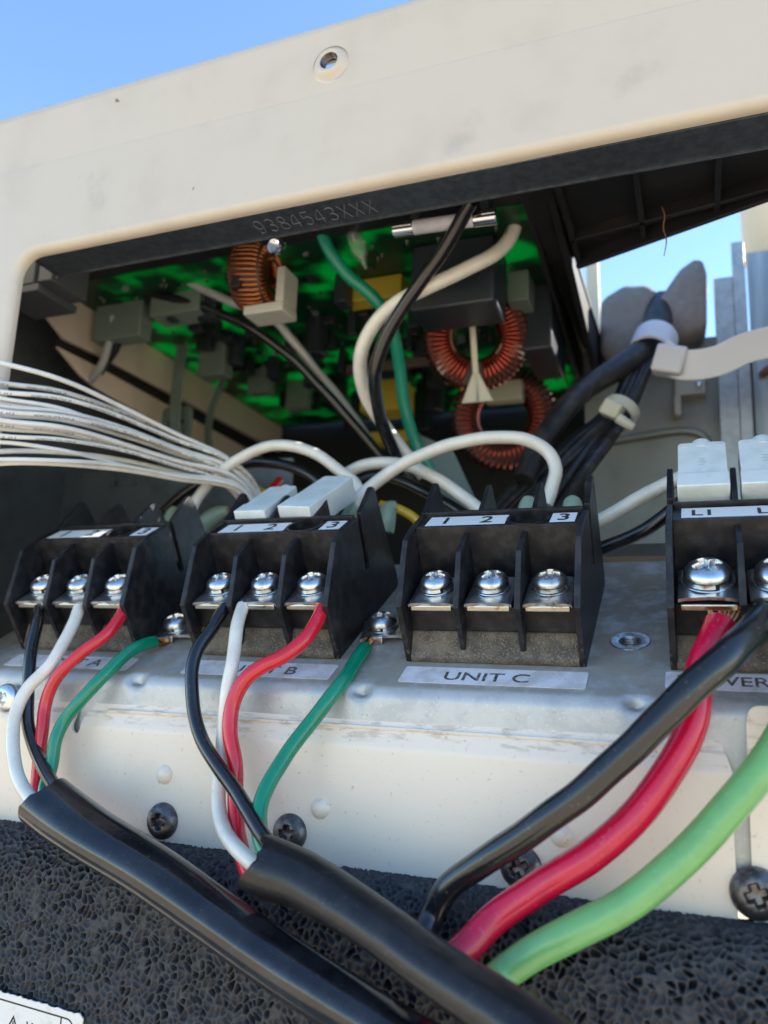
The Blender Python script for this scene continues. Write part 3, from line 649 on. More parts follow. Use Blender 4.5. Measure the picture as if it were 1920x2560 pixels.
# ------------------------------------------------------------------ wires
def wire(name, P, r, m, parent=None, lab=None, cat='wire', grp=None, wob=.25, n=16, shape=None, step=1.0, cap=True):
    w = MB(); w.tube(P, r, n, cap, shape=shape, step=step, wob=wob); o = w.build(name, m, parent, ang=50)
    if lab and parent is None: tag(o, lab, cat, grp)
    elif lab: o['label'] = lab
    return o
def strands(P, r, parent, k=9, spread=2.2, m=COPPER):
    w = MB()
    for i in range(k):
        a = 2 * math.pi * i / k; q = [(p[0] + spread * math.cos(a + j * .5) * f + random.uniform(-.6, .6), p[1] + spread * .5 * math.sin(a + j * .5) * f, p[2] + spread * math.sin(a + j * .5) * f * .7) for j, (p, f) in enumerate(zip(P, [.55, 1, .9, .6, .5, .4]))]
        w.tube(q, r, 6, step=.6)
    return w.build('copper_strands', m, parent)
def jacket_shape(seed, lobes=3, amt=.05, flat=.0, fold=0.0):
    rd = random.Random(seed); p = rd.uniform(0, 6)
    def f(a, L, t): return 1 + amt * math.cos(lobes * a + p + L * .012) + flat * (1 - min(1, L / 45)) * math.cos(2 * (a - 1.0)) + .005 * math.sin(L * .13 + a * 2) + .016 * math.cos(8 * a + L * .02) * max(0, mnoise.noise((L * .035, seed, math.cos(a)))) * 2 + fold * math.exp(-((a - 2.0) / .35) ** 2)
    return f
def jacket(name, P, r, m, parent, seed, flat, torn, fold=0, amt=.05):
    """sheath tube, open at its cut end, with a ragged edge and wall thickness"""
    w = MB(); w.tube(P, r, 40, False, shape=jacket_shape(seed, flat=flat, fold=fold, amt=amt), step=1.2)
    n = 40; rd = random.Random(seed); c = Vector(P[0]); ax = (Vector(P[1]) - c).normalized()
    for k in range(n): # ragged cut
        d = torn * (math.sin(k * .47 + seed) * .8 + rd.uniform(-.25, .25)); w.v[k] = tuple(Vector(w.v[k]) - ax * d)
    b = len(w.v); c0 = sum((Vector(w.v[k]) for k in range(n)), Vector()) / n
    for k in range(n): w.v.append(tuple(c0 + (Vector(w.v[k]) - c0) * .84 + ax * .05))
    for k in range(n): w.v.append(tuple(c0 + (Vector(w.v[k]) - c0) * .80 + ax * 14))
    for k in range(n):
        k2 = (k + 1) % n; w.f.append((k, k2, b + k2, b + k)); w.f.append((b + k, b + k2, b + n + k2, b + n + k))
    return w.build(name, m, parent, ang=60)
# cable of unit A
cA = thing('sheathed_cable', 'glossy black cable at lower left, its four coloured wires fanning out', 'cable', (-97.53, 157.00, -50.99))
jacket('jacket', [(-150.77, 164.00, -34.04), (-143.50, 163.00, -36.72), (-134.14, 161.50, -39.50), (-115.49, 159.00, -44.50), (-97.57, 157.00, -50.61), (-81.28, 155.00, -56.01), (-66.72, 153.00, -60.14), (-53.03, 151.00, -63.59), (-40.85, 150.00, -66.59)], [6.7, 6.6, 6.2, 5.8, 5.5, 5.4, 5.3, 5.2, 5.2], JACKET, cA, 3, .06, 1.0, fold=.08, amt=.085)
wire('black_conductor', [(-187.16, 190.50, 16.22), (-183.38, 186.50, 11.15), (-180.28, 182.50, 4.02), (-177.44, 179.50, -0.63), (-174.63, 177.50, -9.20), (-172.44, 176.50, -16.46), (-167.22, 175.00, -23.05), (-157.98, 171.00, -28.90), (-148.82, 166.50, -32.57), (-139.56, 163.00, -37.24), (-131.89, 161.50, -40.67)], 1.7, WBLACK, cA)
wire('white_conductor', [(-171.90, 190.50, 16.55), (-170.54, 187.50, 12.32), (-169.30, 183.00, 6.00), (-169.33, 179.00, -0.39), (-173.37, 175.50, -7.42), (-173.83, 173.00, -14.20), (-170.54, 170.00, -21.22), (-164.93, 167.00, -27.40), (-158.93, 164.50, -31.61), (-152.86, 163.00, -34.66), (-144.30, 163.00, -37.89), (-134.18, 161.50, -40.91)], 1.75, WWHITE, cA)
wire('red_conductor', [(-155.81, 191.00, 16.46), (-155.60, 189.50, 14.26), (-156.41, 184.50, 8.02), (-161.15, 181.50, 3.34), (-164.61, 179.50, -0.99), (-167.67, 178.50, -6.21), (-168.71, 178.00, -11.83), (-167.41, 177.00, -18.40), (-166.59, 176.00, -26.99), (-165.03, 174.50, -32.72), (-159.24, 170.00, -37.29), (-145.77, 163.50, -39.29), (-134.05, 161.50, -41.77)], 1.72, WRED, cA)
wire('green_conductor', [(-148.50, 196.50, 7.26), (-148.79, 194.00, 6.78), (-150.20, 189.00, 4.60), (-152.87, 182.00, -2.70), (-156.93, 178.50, -9.47), (-160.37, 177.00, -14.85), (-161.31, 175.50, -20.12), (-160.88, 174.50, -26.44), (-159.69, 172.00, -32.50), (-153.56, 168.00, -36.50), (-143.56, 163.50, -37.71), (-133.15, 161.50, -39.92)], 1.75, WGREEN, cA)
wire('bare_copper', [(-148.83, 195.50, 6.97), (-148.10, 199.00, 7.17), (-148.73, 204.00, 8.13), (-149.29, 209.00, 9.60)], [1.0, 1.05, .95, .85], COPPER, cA, n=10)
# cable of unit B
cB = thing('sheathed_cable', 'dusty black cable with a torn end fanning out four wires at bottom centre', 'cable', (-59.46, 158.00, -48.44))
jacket('jacket', [(-88.18, 160.00, -40.23), (-83.84, 160.00, -40.98), (-77.93, 159.50, -41.95), (-66.81, 157.00, -45.01), (-57.95, 154.00, -47.35), (-49.69, 151.00, -49.83), (-41.01, 147.00, -51.81), (-29.99, 141.00, -53.55), (-21.06, 136.00, -55.68)], [6.7, 6.4, 5.9, 5.3, 4.9, 4.8, 4.8, 4.8, 4.8], JACKETD, cB, 8, .10, 2.0, fold=.09, amt=.07)
wire('black_conductor', [(-121.74, 190.50, 16.63), (-121.90, 189.00, 14.86), (-121.90, 184.50, 9.72), (-122.64, 181.50, 5.88), (-122.83, 179.50, 1.69), (-122.06, 178.00, -2.86), (-119.07, 176.00, -10.51), (-113.96, 173.00, -16.97), (-107.24, 170.00, -22.09), (-99.86, 167.00, -27.05), (-94.54, 164.00, -30.64), (-88.18, 161.00, -35.14), (-82.10, 160.00, -39.06), (-75.86, 159.00, -41.98)], 1.75, WBLACK, cB)
wire('white_conductor', [(-116.09, 190.50, 17.10), (-115.34, 188.50, 15.20), (-113.45, 184.00, 10.87), (-112.27, 181.50, 6.63), (-110.98, 179.00, 1.43), (-110.77, 177.50, -4.78), (-110.74, 177.00, -13.08), (-109.96, 176.00, -20.83), (-107.99, 172.50, -30.06), (-102.57, 167.50, -35.55), (-95.59, 163.00, -38.62), (-88.90, 160.50, -40.88), (-81.59, 159.50, -42.40), (-74.58, 158.50, -43.98)], 1.75, WWHITE, cB)
wire('red_conductor', [(-92.35, 191.00, 16.86), (-92.06, 189.00, 14.62), (-93.36, 183.50, 8.14), (-97.56, 180.50, 3.66), (-102.01, 178.50, 1.11), (-105.54, 177.00, -1.95), (-107.90, 176.00, -7.16), (-107.63, 175.00, -14.71), (-104.89, 174.00, -22.25), (-103.91, 173.50, -28.66), (-101.62, 171.00, -34.85), (-96.70, 166.00, -39.76), (-90.47, 162.00, -44.22), (-84.50, 160.00, -44.79), (-77.46, 159.00, -45.21)], 1.9, WRED, cB)
wire('green_conductor', [(-82.96, 199.00, 7.11), (-82.99, 196.50, 5.76), (-82.92, 190.50, 1.93), (-82.71, 185.00, -1.49), (-84.66, 180.50, -6.32), (-87.69, 178.00, -11.63), (-91.09, 173.50, -19.04), (-92.87, 169.50, -24.56), (-92.87, 166.00, -29.40), (-91.10, 163.00, -33.72), (-88.48, 161.30, -37.23), (-83.88, 160.00, -40.44), (-75.57, 158.50, -42.60)], 1.85, WGREEN, cB)
wire('bare_copper', [(-116.05, 190.30, 16.65), (-116.10, 191.50, 17.63), (-116.32, 193.00, 18.54)], [.95, 1, 1], COPPER, cB, n=10)
wire('bare_copper', [(-83.08, 198.00, 6.44), (-83.36, 201.50, 8.49), (-84.12, 206.00, 10.43)], [.95, 1, 1], COPPER, cB, n=10)
wire('bare_copper', [(-187.14, 190.40, 15.73), (-188.43, 191.80, 17.31), (-189.25, 193.00, 18.16)], [.95, 1, 1], COPPER, cA, n=10)
# power wires
pr = wire('power_wire', [(3.55, 188.60, 13.64), (3.17, 187.40, 12.53), (2.10, 184.50, 10.15), (0.29, 180.50, 5.83), (-1.19, 178.00, 0.54), (-2.30, 175.50, -6.10), (-6.05, 173.00, -14.16), (-13.29, 170.00, -24.42), (-21.61, 168.00, -32.21), (-32.06, 166.50, -39.34), (-39.38, 164.50, -44.99), (-43.66, 161.00, -49.43), (-47.85, 157.00, -53.28)], [3.3, 3.3, 3.2, 3.2, 3.1, 3, 3.05, 3.1, 3.1, 3.05, 3, 3, 2.8], PRED, lab='thick red power wire with bare strands under the L1 screw', n=24, wob=.2, shape=lambda a, L, t: 1 + .010 * math.cos(9 * a + L * .16) + .035 * math.exp(-((a - 3.6) / .25) ** 2) - .05 * math.exp(-((a - 3.1) / .2) ** 2))
strands([Vector((3.60, 188.20, 13.10)), Vector((4.35, 190.60, 16.74)), Vector((5.10, 197.00, 21.81)), Vector((3.80, 201.00, 23.36))], .45, pr, 13, 2.9)
w = MB()
for k in range(8):
    w.tube([Vector((7.16, 190.00, 17.40)) + Vector((k * .3 - 1, 0, 0)), Vector((8.11, 194.00, 21.29)) + Vector((k * .4 - 1.4, k * .3, k * .3)), Vector((7.49, 199.00, 25.49)) + Vector((k * .3 - 1, k * .2, k * .6 - 2)), Vector((5.67, 203.00, 26.02)) + Vector((0, k * .2, k * .3))], .42, 6, step=.6)
w.build('stray_strands', COPPER, pr)
pk = wire('power_wire', [(12.39, 187.50, 15.52), (11.18, 185.00, 13.98), (7.43, 178.00, 9.59), (1.37, 172.00, 3.75), (-4.87, 168.00, -2.42), (-13.10, 165.50, -11.23), (-23.28, 164.00, -20.78), (-33.92, 164.00, -29.37), (-43.36, 165.50, -36.11), (-49.45, 167.00, -41.31), (-52.51, 167.00, -46.41), (-53.43, 164.50, -49.97), (-53.45, 160.00, -53.06)], [3.3, 3.3, 3.25, 3.2, 3.1, 3, 2.95, 2.85, 2.7, 2.6, 2.5, 2.5, 2.5], PBLACK, lab='thick black power wire crossing over the red one from the L2 terminal', n=24, wob=.3, shape=lambda a, L, t: 1 + .012 * math.cos(9 * a + L * .16) + .03 * math.cos(3 * a + L * .03) + .02 * math.sin(L * .5 + a))
strands([Vector((12.35, 187.20, 15.08)), Vector((13.05, 191.00, 18.21)), Vector((13.87, 196.00, 21.68)), Vector((14.70, 200.00, 23.21))], .42, pk, 9, 2.1)
wire('power_wire', [(24.10, 184.00, 10.58), (17.90, 178.00, 0.18), (11.33, 172.50, -11.42), (4.37, 169.00, -20.09), (-1.85, 167.00, -27.23), (-9.66, 165.00, -35.01), (-17.44, 163.50, -40.69), (-25.31, 162.50, -45.33), (-32.14, 162.00, -49.65), (-37.06, 160.00, -53.29), (-39.58, 153.00, -54.98)], [3.3, 3.3, 3.3, 3.25, 3.2, 3.15, 3.1, 3.1, 3.0, 2.9, 2.7], PGREEN, lab='thick light green earth wire at lower right', n=24, wob=.25, shape=lambda a, L, t: 1 + .02 * math.cos(2 * a + L * .05))
# ------------------------------------------------------------------ white sensor bundle at the left
rb = random.Random(11); ORD = 'first second third fourth fifth sixth seventh eighth ninth tenth eleventh twelfth thirteenth fourteenth fifteenth sixteenth'.split()
ys = [905, 958, 980, 996, 1008, 1016, 1028, 1038, 1048, 1060, 1072, 1090, 1106, 1128, 1148, 1160]
for i, y0 in enumerate(ys):
    f = i / (len(ys) - 1); ye = 1150 + 75 * f; xe = 575 + rb.uniform(-18, 25)
    a = Vector((-247.27, 178.00, 240.44)) if 0 else None
    sag = [0.30, .62, .86]; bow = -18 * (1 - f) - 22 * f * (f > .6)
    dY = rb.uniform(-4, 4) + 3 * math.sin(i * 2.1)
    lift = rb.uniform(-15, 15)
    c = [(-150, y0 - (36 if f < .75 else -18), 168 + dY), (0, y0, 172 + dY), (150, y0 + (ye - y0) * .12 + (14 if i == 0 else lift * .5), 184 + dY), (300, y0 + (ye - y0) * .40 + lift, 204 + dY * .7), (440, y0 + (ye - y0) * .70 + lift * .6, 224 + dY * .5), (xe, ye, 240 + dY * .4), (xe + 60, ye + 60 + 30 * f, 250), (xe + 80, ye + 160, 256)]
    lab = 'thin white sensor wire in the loose bundle at the left'
    if i == 0: lab = 'thin white sensor wire bowed above the rest of the left bundle'
    if i == len(ys) - 1: lab = 'lowest thin white sensor wire of the left bundle, pinkish and bowed'
    P = []
    for x, y, Y in c:
        d = [(x - 960) * RR[k] + (y - 1280) * DD[k] + 2012.28 * FW[k] for k in range(3)]; P.append(tuple(q * Y / d[1] for q in d))
    if lab.endswith('at the left'): lab = 'thin white sensor wire, %s from the top where the bundle enters at the left' % ORD[i]
    wire('sensor_wire', P, rb.choice([.66, .7, .76, .8]), SENSP if i in (1, 2, 4, 6, 9, 11) else SENSW, lab=lab, grp='thin white sensor wires at the left', n=10, step=3, wob=.5)
# ------------------------------------------------------------------ wires behind the terminal blocks
IG = 'wires behind the terminal blocks'
wire('lead_wire', [(-167.91, 236.00, 55.31), (-165.48, 237.00, 61.27), (-156.94, 238.00, 70.19), (-144.36, 238.00, 76.47), (-132.47, 238.00, 77.25), (-120.64, 238.00, 73.45), (-111.28, 238.00, 66.85), (-105.95, 238.00, 62.84), (-102.83, 238.00, 57.92)], 1.95, WWHITE, lab='white wire arching from the leftmost block to the white connector caps', grp=IG)
wire('lead_wire', [(-105.02, 236.00, 52.88), (-102.41, 237.00, 57.95), (-95.31, 238.00, 64.31), (-83.38, 239.00, 70.62), (-71.60, 240.00, 74.40), (-60.02, 241.00, 75.73), (-49.98, 242.00, 74.76), (-42.89, 243.00, 70.65), (-40.20, 243.00, 64.45), (-41.19, 243.00, 59.41), (-43.11, 242.00, 53.35)], 2.1, WWHITE, lab='long white wire arching high over the UNIT C block', grp=IG)
wire('lead_wire', [(-116.76, 250.00, 67.74), (-110.04, 250.00, 71.27), (-101.79, 250.00, 72.22), (-92.91, 250.00, 71.11), (-82.72, 250.00, 66.60), (-74.22, 250.00, 60.95), (-65.96, 250.00, 54.26), (-61.91, 250.00, 49.49)], 2.1, WWHITE, lab='white wire running low behind the UNIT C block', grp=IG)
wire('lead_wire', [(-35.28, 250.00, 46.11), (-27.89, 249.00, 49.45), (-20.65, 248.00, 52.96), (-11.27, 247.00, 57.75), (-4.42, 246.00, 60.59), (0.01, 246.00, 61.08)], 2.2, WWHITE, lab='straight white wire leading into the power block caps', grp=IG)
wire('lead_wire', [(-36.86, 252.00, 37.66), (-28.35, 252.00, 41.01), (-21.10, 251.00, 43.41), (-13.95, 249.00, 46.54), (-6.99, 248.00, 51.57), (-2.40, 247.00, 55.39)], 2.1, WBLACK, lab='black wire below the straight white one beside the power block', grp=IG)
wire('lead_wire', [(-193.52, 250.00, 55.27), (-185.17, 250.00, 62.77), (-172.27, 251.00, 70.82), (-161.00, 252.00, 75.27), (-149.04, 252.00, 75.93), (-137.19, 252.00, 73.39), (-127.14, 252.00, 68.05), (-122.02, 252.00, 61.93)], 2.0, WBLACK, lab='black wire arching under the white loop behind the first two blocks', grp=IG)
wire('lead_wire', [(-117.36, 262.00, 67.71), (-108.04, 262.00, 70.97), (-98.68, 262.00, 68.69), (-89.49, 262.00, 64.14), (-80.56, 262.00, 59.15), (-71.88, 262.00, 53.48)], 2.2, WBLACK, lab='black wire between the two white wires left of the UNIT C block', grp=IG)
wire('lead_wire', [(-170.05, 262.00, 77.60), (-160.20, 260.00, 70.96), (-148.08, 258.00, 63.68), (-140.50, 257.00, 59.35)], 1.5, YELLOW, lab='yellow wire behind the white connector caps', grp=IG)
wire('lead_wire', [(-99.54, 246.00, 56.52), (-92.65, 247.00, 54.67), (-87.23, 248.00, 51.27), (-84.56, 249.00, 44.63), (-86.00, 250.00, 35.46)], 1.6, YELLOW, lab='yellow wire bending down left of the UNIT C block', grp=IG)
wire('lead_wire', [(-168.01, 252.00, 56.33), (-160.30, 256.00, 59.15), (-153.91, 262.00, 65.61), (-151.94, 270.00, 73.74)], 1.6, WRED, lab='red wire end behind the leftmost block', grp=IG)
def sleeve(P, r, label): wire('crimp_sleeve', P, r, SLEEVE, lab=label, cat='sleeve', grp='green crimp sleeves behind the blocks', n=18, wob=.3)
sleeve([(-170.33, 246.00, 49.22), (-167.31, 246.00, 53.60), (-164.07, 248.00, 56.59), (-161.00, 249.00, 57.28)], [2.9, 3.1, 2.7, 1.9], 'pale green crimp sleeve on the red wire')
sleeve([(-96.62, 244.00, 46.76), (-95.99, 244.00, 52.15), (-95.49, 245.00, 55.05), (-93.75, 246.00, 55.74)], [3.0, 3.1, 2.5, 1.8], 'pale green crimp sleeve on the yellow wire left of UNIT C')
sleeve([(-106.85, 236.00, 49.60), (-105.54, 236.00, 51.96), (-104.51, 236.60, 54.73)], [2.7, 2.6, 2.4], 'green crimp sleeve at the foot of the long white arching wire')
sleeve([(-34.78, 240.00, 47.93), (-34.75, 240.00, 51.85), (-34.81, 240.50, 54.17), (-34.87, 241.00, 55.15)], [3.0, 3.0, 2.3, .8], 'pale rounded crimp sleeve behind the third pole of UNIT C')
sleeve([(-48.68, 241.00, 49.85), (-48.45, 241.00, 53.36), (-48.43, 241.50, 55.49)], [3, 2.8, 1.8], 'green crimp sleeve under the hooked end of the long white wire')
sleeve([(-181.09, 242.00, 51.79), (-180.83, 243.00, 55.74), (-180.33, 244.00, 57.60)], [2.9, 2.7, 2.0], 'green crimp sleeve behind the leftmost block, next to its right end plate')
# connector caps
def cap(root_lab, u, v, w, wd, ln, hgt, grp, tilt=0.0, mark=False, yaw=0.0):
    r = thing('connector_cap', root_lab, 'connector', tuple(plate(u, v, w)), grp); M = plate_frame(u, v, w) @ Matrix.Rotation(tilt, 4, 'X') @ Matrix.Rotation(yaw, 4, 'Z')
    b = MB(); b.prism(rounded([(-wd / 2, 0), (wd / 2, 0), (wd / 2, ln), (-wd / 2, ln)], [.2, .2, 1.2, 1.2], 4), -hgt, 0, M, 'xy'); b.build('cover', FAST, r, bevel=.45, seg=3)
    b = MB(); b.box((-wd / 2 - .25, -.6, -hgt - .1), (wd / 2 + .25, ln * .26, .32), M); b.build('lower_step', FAST, r, bevel=.3)
    b = MB(); b.tube([M @ Vector((0, ln - 2, -hgt * .4)), M @ Vector((0, ln + 1.8, -hgt * .4)), M @ Vector((0, ln + 2.4, -hgt * .4))], [wd * .27, wd * .25, wd * .18], 18, step=.5); b.build('wire_collar', FAST, r)
    b = MB()
    for s in (-1, 1): b.box((s * (wd / 2 - 1.9) - .9, ln - 2.1, -.1), (s * (wd / 2 - 1.9) + .9, ln - 1.2, .12), M)
    b.build('catch', FAST, r, bevel=.08)
    if mark:
        b = MB()
        for k in range(5): b.box((-.9 + (k % 2) * .5, ln * .45 + k * .75, .0), (.5 + (k % 3) * .3, ln * .45 + k * .75 + .16, .04), M)
        b.build('moulded_mark', mat('mark_grey', (.35, .4, .4), .5), r)
CG = 'white connector caps behind the blocks'
cap('white connector cap behind the first pole of the second block, the further left one', UB + 9.6, 28, 33.4, 10.2, 22, 6.5, CG, .05, yaw=-.03)
cap('white connector cap nearer the round screw well of the second block', UB + 24.6, 28, 34.2, 11.0, 25, 7.5, CG, .08, yaw=-.18)
cap('white connector cap behind the L1 mark of the power block', UP + 8.6, 30, 34.6, 11.6, 20, 7, CG, .30, True)
cap('white connector cap behind the L2 mark of the power block', UP + 23.2, 30, 34.6, 11.6, 20, 7, CG, .30, True)
# ------------------------------------------------------------------ circuit board on the ceiling of the compartment
PZ = 150
cb = thing('circuit_board', 'green circuit board lit through from above, hanging components downwards', 'circuit board', (-135, 320, PZ))
b = MB(); b.box((-243, 231, PZ), (-47, 425, PZ + 1.2)); b.build('board', PCB, cb)
b = MB(); rp = random.Random(5)
for k in range(260):
    x, y = rp.uniform(-230, -56), rp.uniform(236, 420); b.lathe([(1.0, -.02), (.7, -.5), (0, -1.2 - rp.random())], frame((x, y, PZ), Vector((1, 0, 0)), Vector((0, -1, 0)), Vector((0, 0, -1))) @ Matrix.Diagonal((1, 1, -1, 1)) if 0 else frame((x, y, PZ - .01), Vector((1, 0, 0)), Vector((0, 1, 0)), Vector((0, 0, 1))), 6)
o = b.build('solder_joint', mat('solder', (.10, .12, .10), .4, .8), cb); o['kind'] = 'stuff'
def comp(name, a, c, m, bev=.6, label=None):
    b = MB(); b.box(a, c); o = b.build(name, m, cb, bevel=bev); 
    if label: o['label'] = label
    return o
# small dark components scattered over the board
for k in range(46):
    x, y = rp.uniform(-215, -105), rp.uniform(252, 412)
    sx, sy, sz = rp.uniform(2, 7), rp.uniform(2, 8), rp.uniform(3, 13)
    comp('component', (x, y, PZ - sz), (x + sx, y + sy, PZ - .02), rp.choice([RELAY, RELAY, PLAST, CHIP if k % 5 == 0 else RELAY]), .3)
for k in range(90):
    x, y = rp.uniform(-222, -56), rp.uniform(236, 415); sx, sy, sz = rp.uniform(1, 3.5), rp.uniform(1, 3.5), rp.uniform(.8, 4)
    comp('component', (x, y, PZ - sz), (x + sx, y + sy, PZ - .02), rp.choice([RELAY, RELAY, PLAST, CHIP]), .15)
for x, y, r, hgt in [(-150, 290, 5, 17), (-172, 330, 4, 14), (-120, 360, 6, 22), (-138, 395, 6, 20), (-108, 330, 5, 20), (-196, 300, 3.5, 12), (-160, 375, 5, 16)]:
    b = MB(); b.lathe([(r * .6, PZ - .02), (r, PZ - .4), (r, PZ - hgt + .6), (r - .6, PZ - hgt), (0, PZ - hgt + .2)], frame((x, y, 0), Vector((1, 0, 0)), Vector((0, 1, 0)), Vector((0, 0, 1))), 24); b.build('capacitor', RELAY, cb)
comp('filter_box', (-91, 245, 125), (-61, 264, PZ - .02), RELAY, .9, 'large dark filter box')
comp('filter_box', (-60, 285, 123), (-48.5, 318, PZ - .02), RELAY, .9)
comp('foil_capacitor', (-124, 262, 141), (-101, 270, PZ - .02), YCORE, .5, 'yellow taped component'); 
comp('foil_capacitor', (-146, 330, 121), (-124, 345, 136), YCORE, .8); comp('coil_form', (-144, 331, 136), (-126, 344, PZ - .02), RELAY, .8); comp('foil_capacitor', (-150, 352, 112), (-126, 362, 118), YCORE, .6)
comp('board_connector', (-236, 251, 134), (-212, 259, PZ - .02), CHIP, .5, 'grey-green socket with two leads')
comp('board_connector', (-207, 250, 141), (-183, 262, PZ - .02), CHIP, .5)
comp('board_connector', (-214, 296, 133), (-200, 304, PZ - .02), CHIP, .5); comp('board_connector', (-208, 330, 136), (-196, 337, PZ - .02), CHIP, .5); comp('board_connector', (-198, 352, 134), (-186, 358, PZ - .02), CHIP, .5)
comp('heat_spreader', (-140, 300, 128), (-86, 303, 132), mat('brown_bar', (.06, .045, .04), .5), .3)
comp('resistor', (-63, 273, 138), (-55, 286, PZ - .02), CHIP, .4)
# fuse
f0, f1 = Vector((-88.85, 222.00, 142.64)), Vector((-54.53, 222.00, 141.38)); fd = (f1 - f0).normalized(); Lf = (f1 - f0).length
def rod(name, a, c, r, m, parent=cb, n=28):
    b = MB(); b.lathe([(0, a), (r * .9, a), (r, a + .3), (r, c - .3), (r * .9, c), (0, c)], axis_frame(f0, fd), n); return b.build(name, m, parent, ang=40)
fz = rod('fuse', 5, Lf - 5, 2.35, GLASS); rod('end_cap', 0, 7, 2.6, CHROME, fz); rod('end_cap', Lf - 7.5, Lf, 2.6, CHROME, fz)
comp('fuse_clip', (-83, 221, 143), (-80, 226, PZ - .02), CHROME, .2); comp('fuse_clip', (-60, 221, 144), (-57, 226, PZ - .02), RELAY, .2)
# glass surge tube
ga, gc = Vector((-108.63, 232.00, 152.06)), Vector((-104.37, 236.00, 138.71)); b = MB(); b.tube([ga, ga.lerp(gc, .3), ga.lerp(gc, .6), ga.lerp(gc, .8), gc], [2.6, 2.9, 2.6, 1.2, .5], 18, step=.6); b.build('surge_tube', CLEAR, cb, ang=60)
b = MB(); b.tube([ga.lerp(gc, -.3), ga.lerp(gc, .3)], [1.2, 1.2], 10); b.build('electrode', CHROME, cb)
gb = Vector((-126.73, 212.00, 138.80)); b = MB(); b.lathe([(3.4, 0), (3.2, 1.5), (2.2, 3), (0, 3.4)], axis_frame(gb, (0.1, -.6, -.8)), 24); b.build('rail_screw', CHROME, rl)
comp('support_post', (-153, 226, 134), (-149, 230, PZ + 5), PLAST, .6)
# toroids
def toroid(center, axis, R, a, hgt, arcs, m, wire_r, label, core_m, turns=1.0):
    M = axis_frame(center, axis); c = MB(); n = 48; prof = [(R - a, -hgt), (R + a, -hgt), (R + a, hgt), (R - a, hgt)]
    rows = []
    for k in range(n):
        t = 2 * math.pi * k / n; row = []
        for r, z in prof: c.v.append(tuple(M @ Vector((r * math.cos(t), r * math.sin(t), z)))); row.append(len(c.v) - 1)
        rows.append(row)
    for k in range(n):
        A, B = rows[k], rows[(k + 1) % n]
        for j in range(4): c.f.append((A[j], A[(j + 1) % 4], B[(j + 1) % 4], B[j]))
    co = c.build('toroid_coil', core_m, cb, bevel=.8); co['label'] = label
    w = MB()
    for a0, a1, N in arcs:
        P = []; A_, H_ = a + wire_r, hgt + wire_r; S = 12
        for i in range(N * S + 1):
            t = a0 + (a1 - a0) * i / (N * S); ph = 2 * math.pi * i / S; cx, sz = math.cos(ph), math.sin(ph)
            k = (abs(cx) ** 4 + abs(sz) ** 4) ** -.25; r = R + A_ * cx * k; z = H_ * sz * k
            P.append((*(M @ Vector((r * math.cos(t), r * math.sin(t), z))), wire_r))
        w.tube([p[:3] for p in P], [p[3] for p in P], 7, raw=True)
    w.build('winding', m, co, ang=80); return co
NYW = mat('white_core_case', (.42, .42, .38), .5); COREB = mat('brown_core', (.07, .03, .02), .5); COREM = mat('part_wound_core', (.05, .02, .015), .5, layers=[dict(col=(.42, .4, .35), scale=70, lo=.56, hi=.6, detail=1)])
toroid(Vector((-148.45, 238.00, 143.86)), (1, .05, -.08), 9.0, 3.8, 6.5, [(math.radians(20), math.radians(340), 40)], ENAM, .56, 'copper wound coil in a white holder', COREB)
hb = (-141.47, 232.00, 124.22); b = MB(); b.box((hb[0] - 7, hb[1] - 3, hb[2]), (hb[0] + 9, hb[1] + 8, hb[2] + 3.6)); b.box((hb[0] + 5.5, hb[1] - 2.8, hb[2] + 3.4), (hb[0] + 8.8, hb[1] + 7.8, hb[2] + 17)); b.build('coil_holder', NYW, cb, bevel=.6)
toroid(Vector((-77.85, 285.00, 130.47)), (.30, -.90, -.30), 14.5, 5.0, 6.0, [(math.radians(103), math.radians(257), 23), (math.radians(283), math.radians(437), 23)], ENAMR, .72, 'red wound choke split by a white wall', COREM)
tc_ = Vector((-76.63, 278.00, 121.68)); b = MB(); b.box((-1.1, -19, -3), (1.1, 17, 3), axis_frame(tc_, (.30, -.90, -.30), (1, .3, .1))); b.prism([(-6, -19), (6, -19), (1.2, -8), (-1.2, -8)], -4, 3, axis_frame(tc_, (.30, -.90, -.30), (1, .3, .1)), 'xy'); b.build('coil_divider', mat('ivory_wall', (.6, .58, .48), .5), cb, bevel=.4)
toroid(Vector((-78.49, 335.00, 113.93)), (.28, -.93, -.22), 17.0, 5.0, 6.0, [(math.radians(100), math.radians(440), 46)], ENAMR, .8, 'red wound ring choke low at the back', RELAY)
b = MB(); q = (-74.85, 322.00, 120.20); b.box((q[0] - 8, q[1] - 3, q[2] - 4), (q[0] + 8, q[1] + 3, q[2] + 5)); b.build('coil_spacer', mat('ivory_block', (.5, .48, .4), .5), cb, bevel=.6)
# leads hanging from the board
LG = 'leads running under the circuit board'
wire('board_lead', [(-61.27, 216.00, 143.86), (-69.03, 222.00, 137.12), (-76.11, 226.00, 130.72), (-87.43, 230.00, 119.58), (-95.38, 234.00, 110.28), (-100.82, 240.00, 100.34), (-102.53, 250.00, 89.40), (-101.40, 262.00, 79.55), (-97.84, 268.00, 70.40)], 2.3, WBLACK, lab='thick black lead crossing in front of the fuse', cat='wire', grp=LG)
wire('board_lead', [(-54.17, 246.00, 156.24), (-54.50, 244.00, 148.41), (-59.21, 240.00, 139.37), (-68.96, 236.00, 132.63), (-81.36, 232.00, 125.78), (-91.78, 232.00, 121.55), (-101.09, 236.00, 116.20), (-107.67, 242.00, 107.70), (-109.10, 252.00, 98.11), (-104.89, 262.00, 88.89), (-99.78, 268.00, 81.11), (-93.10, 272.00, 72.63)], 2.5, WPRINT, lab='thick white printed lead looping from the board past the black one', grp=LG)
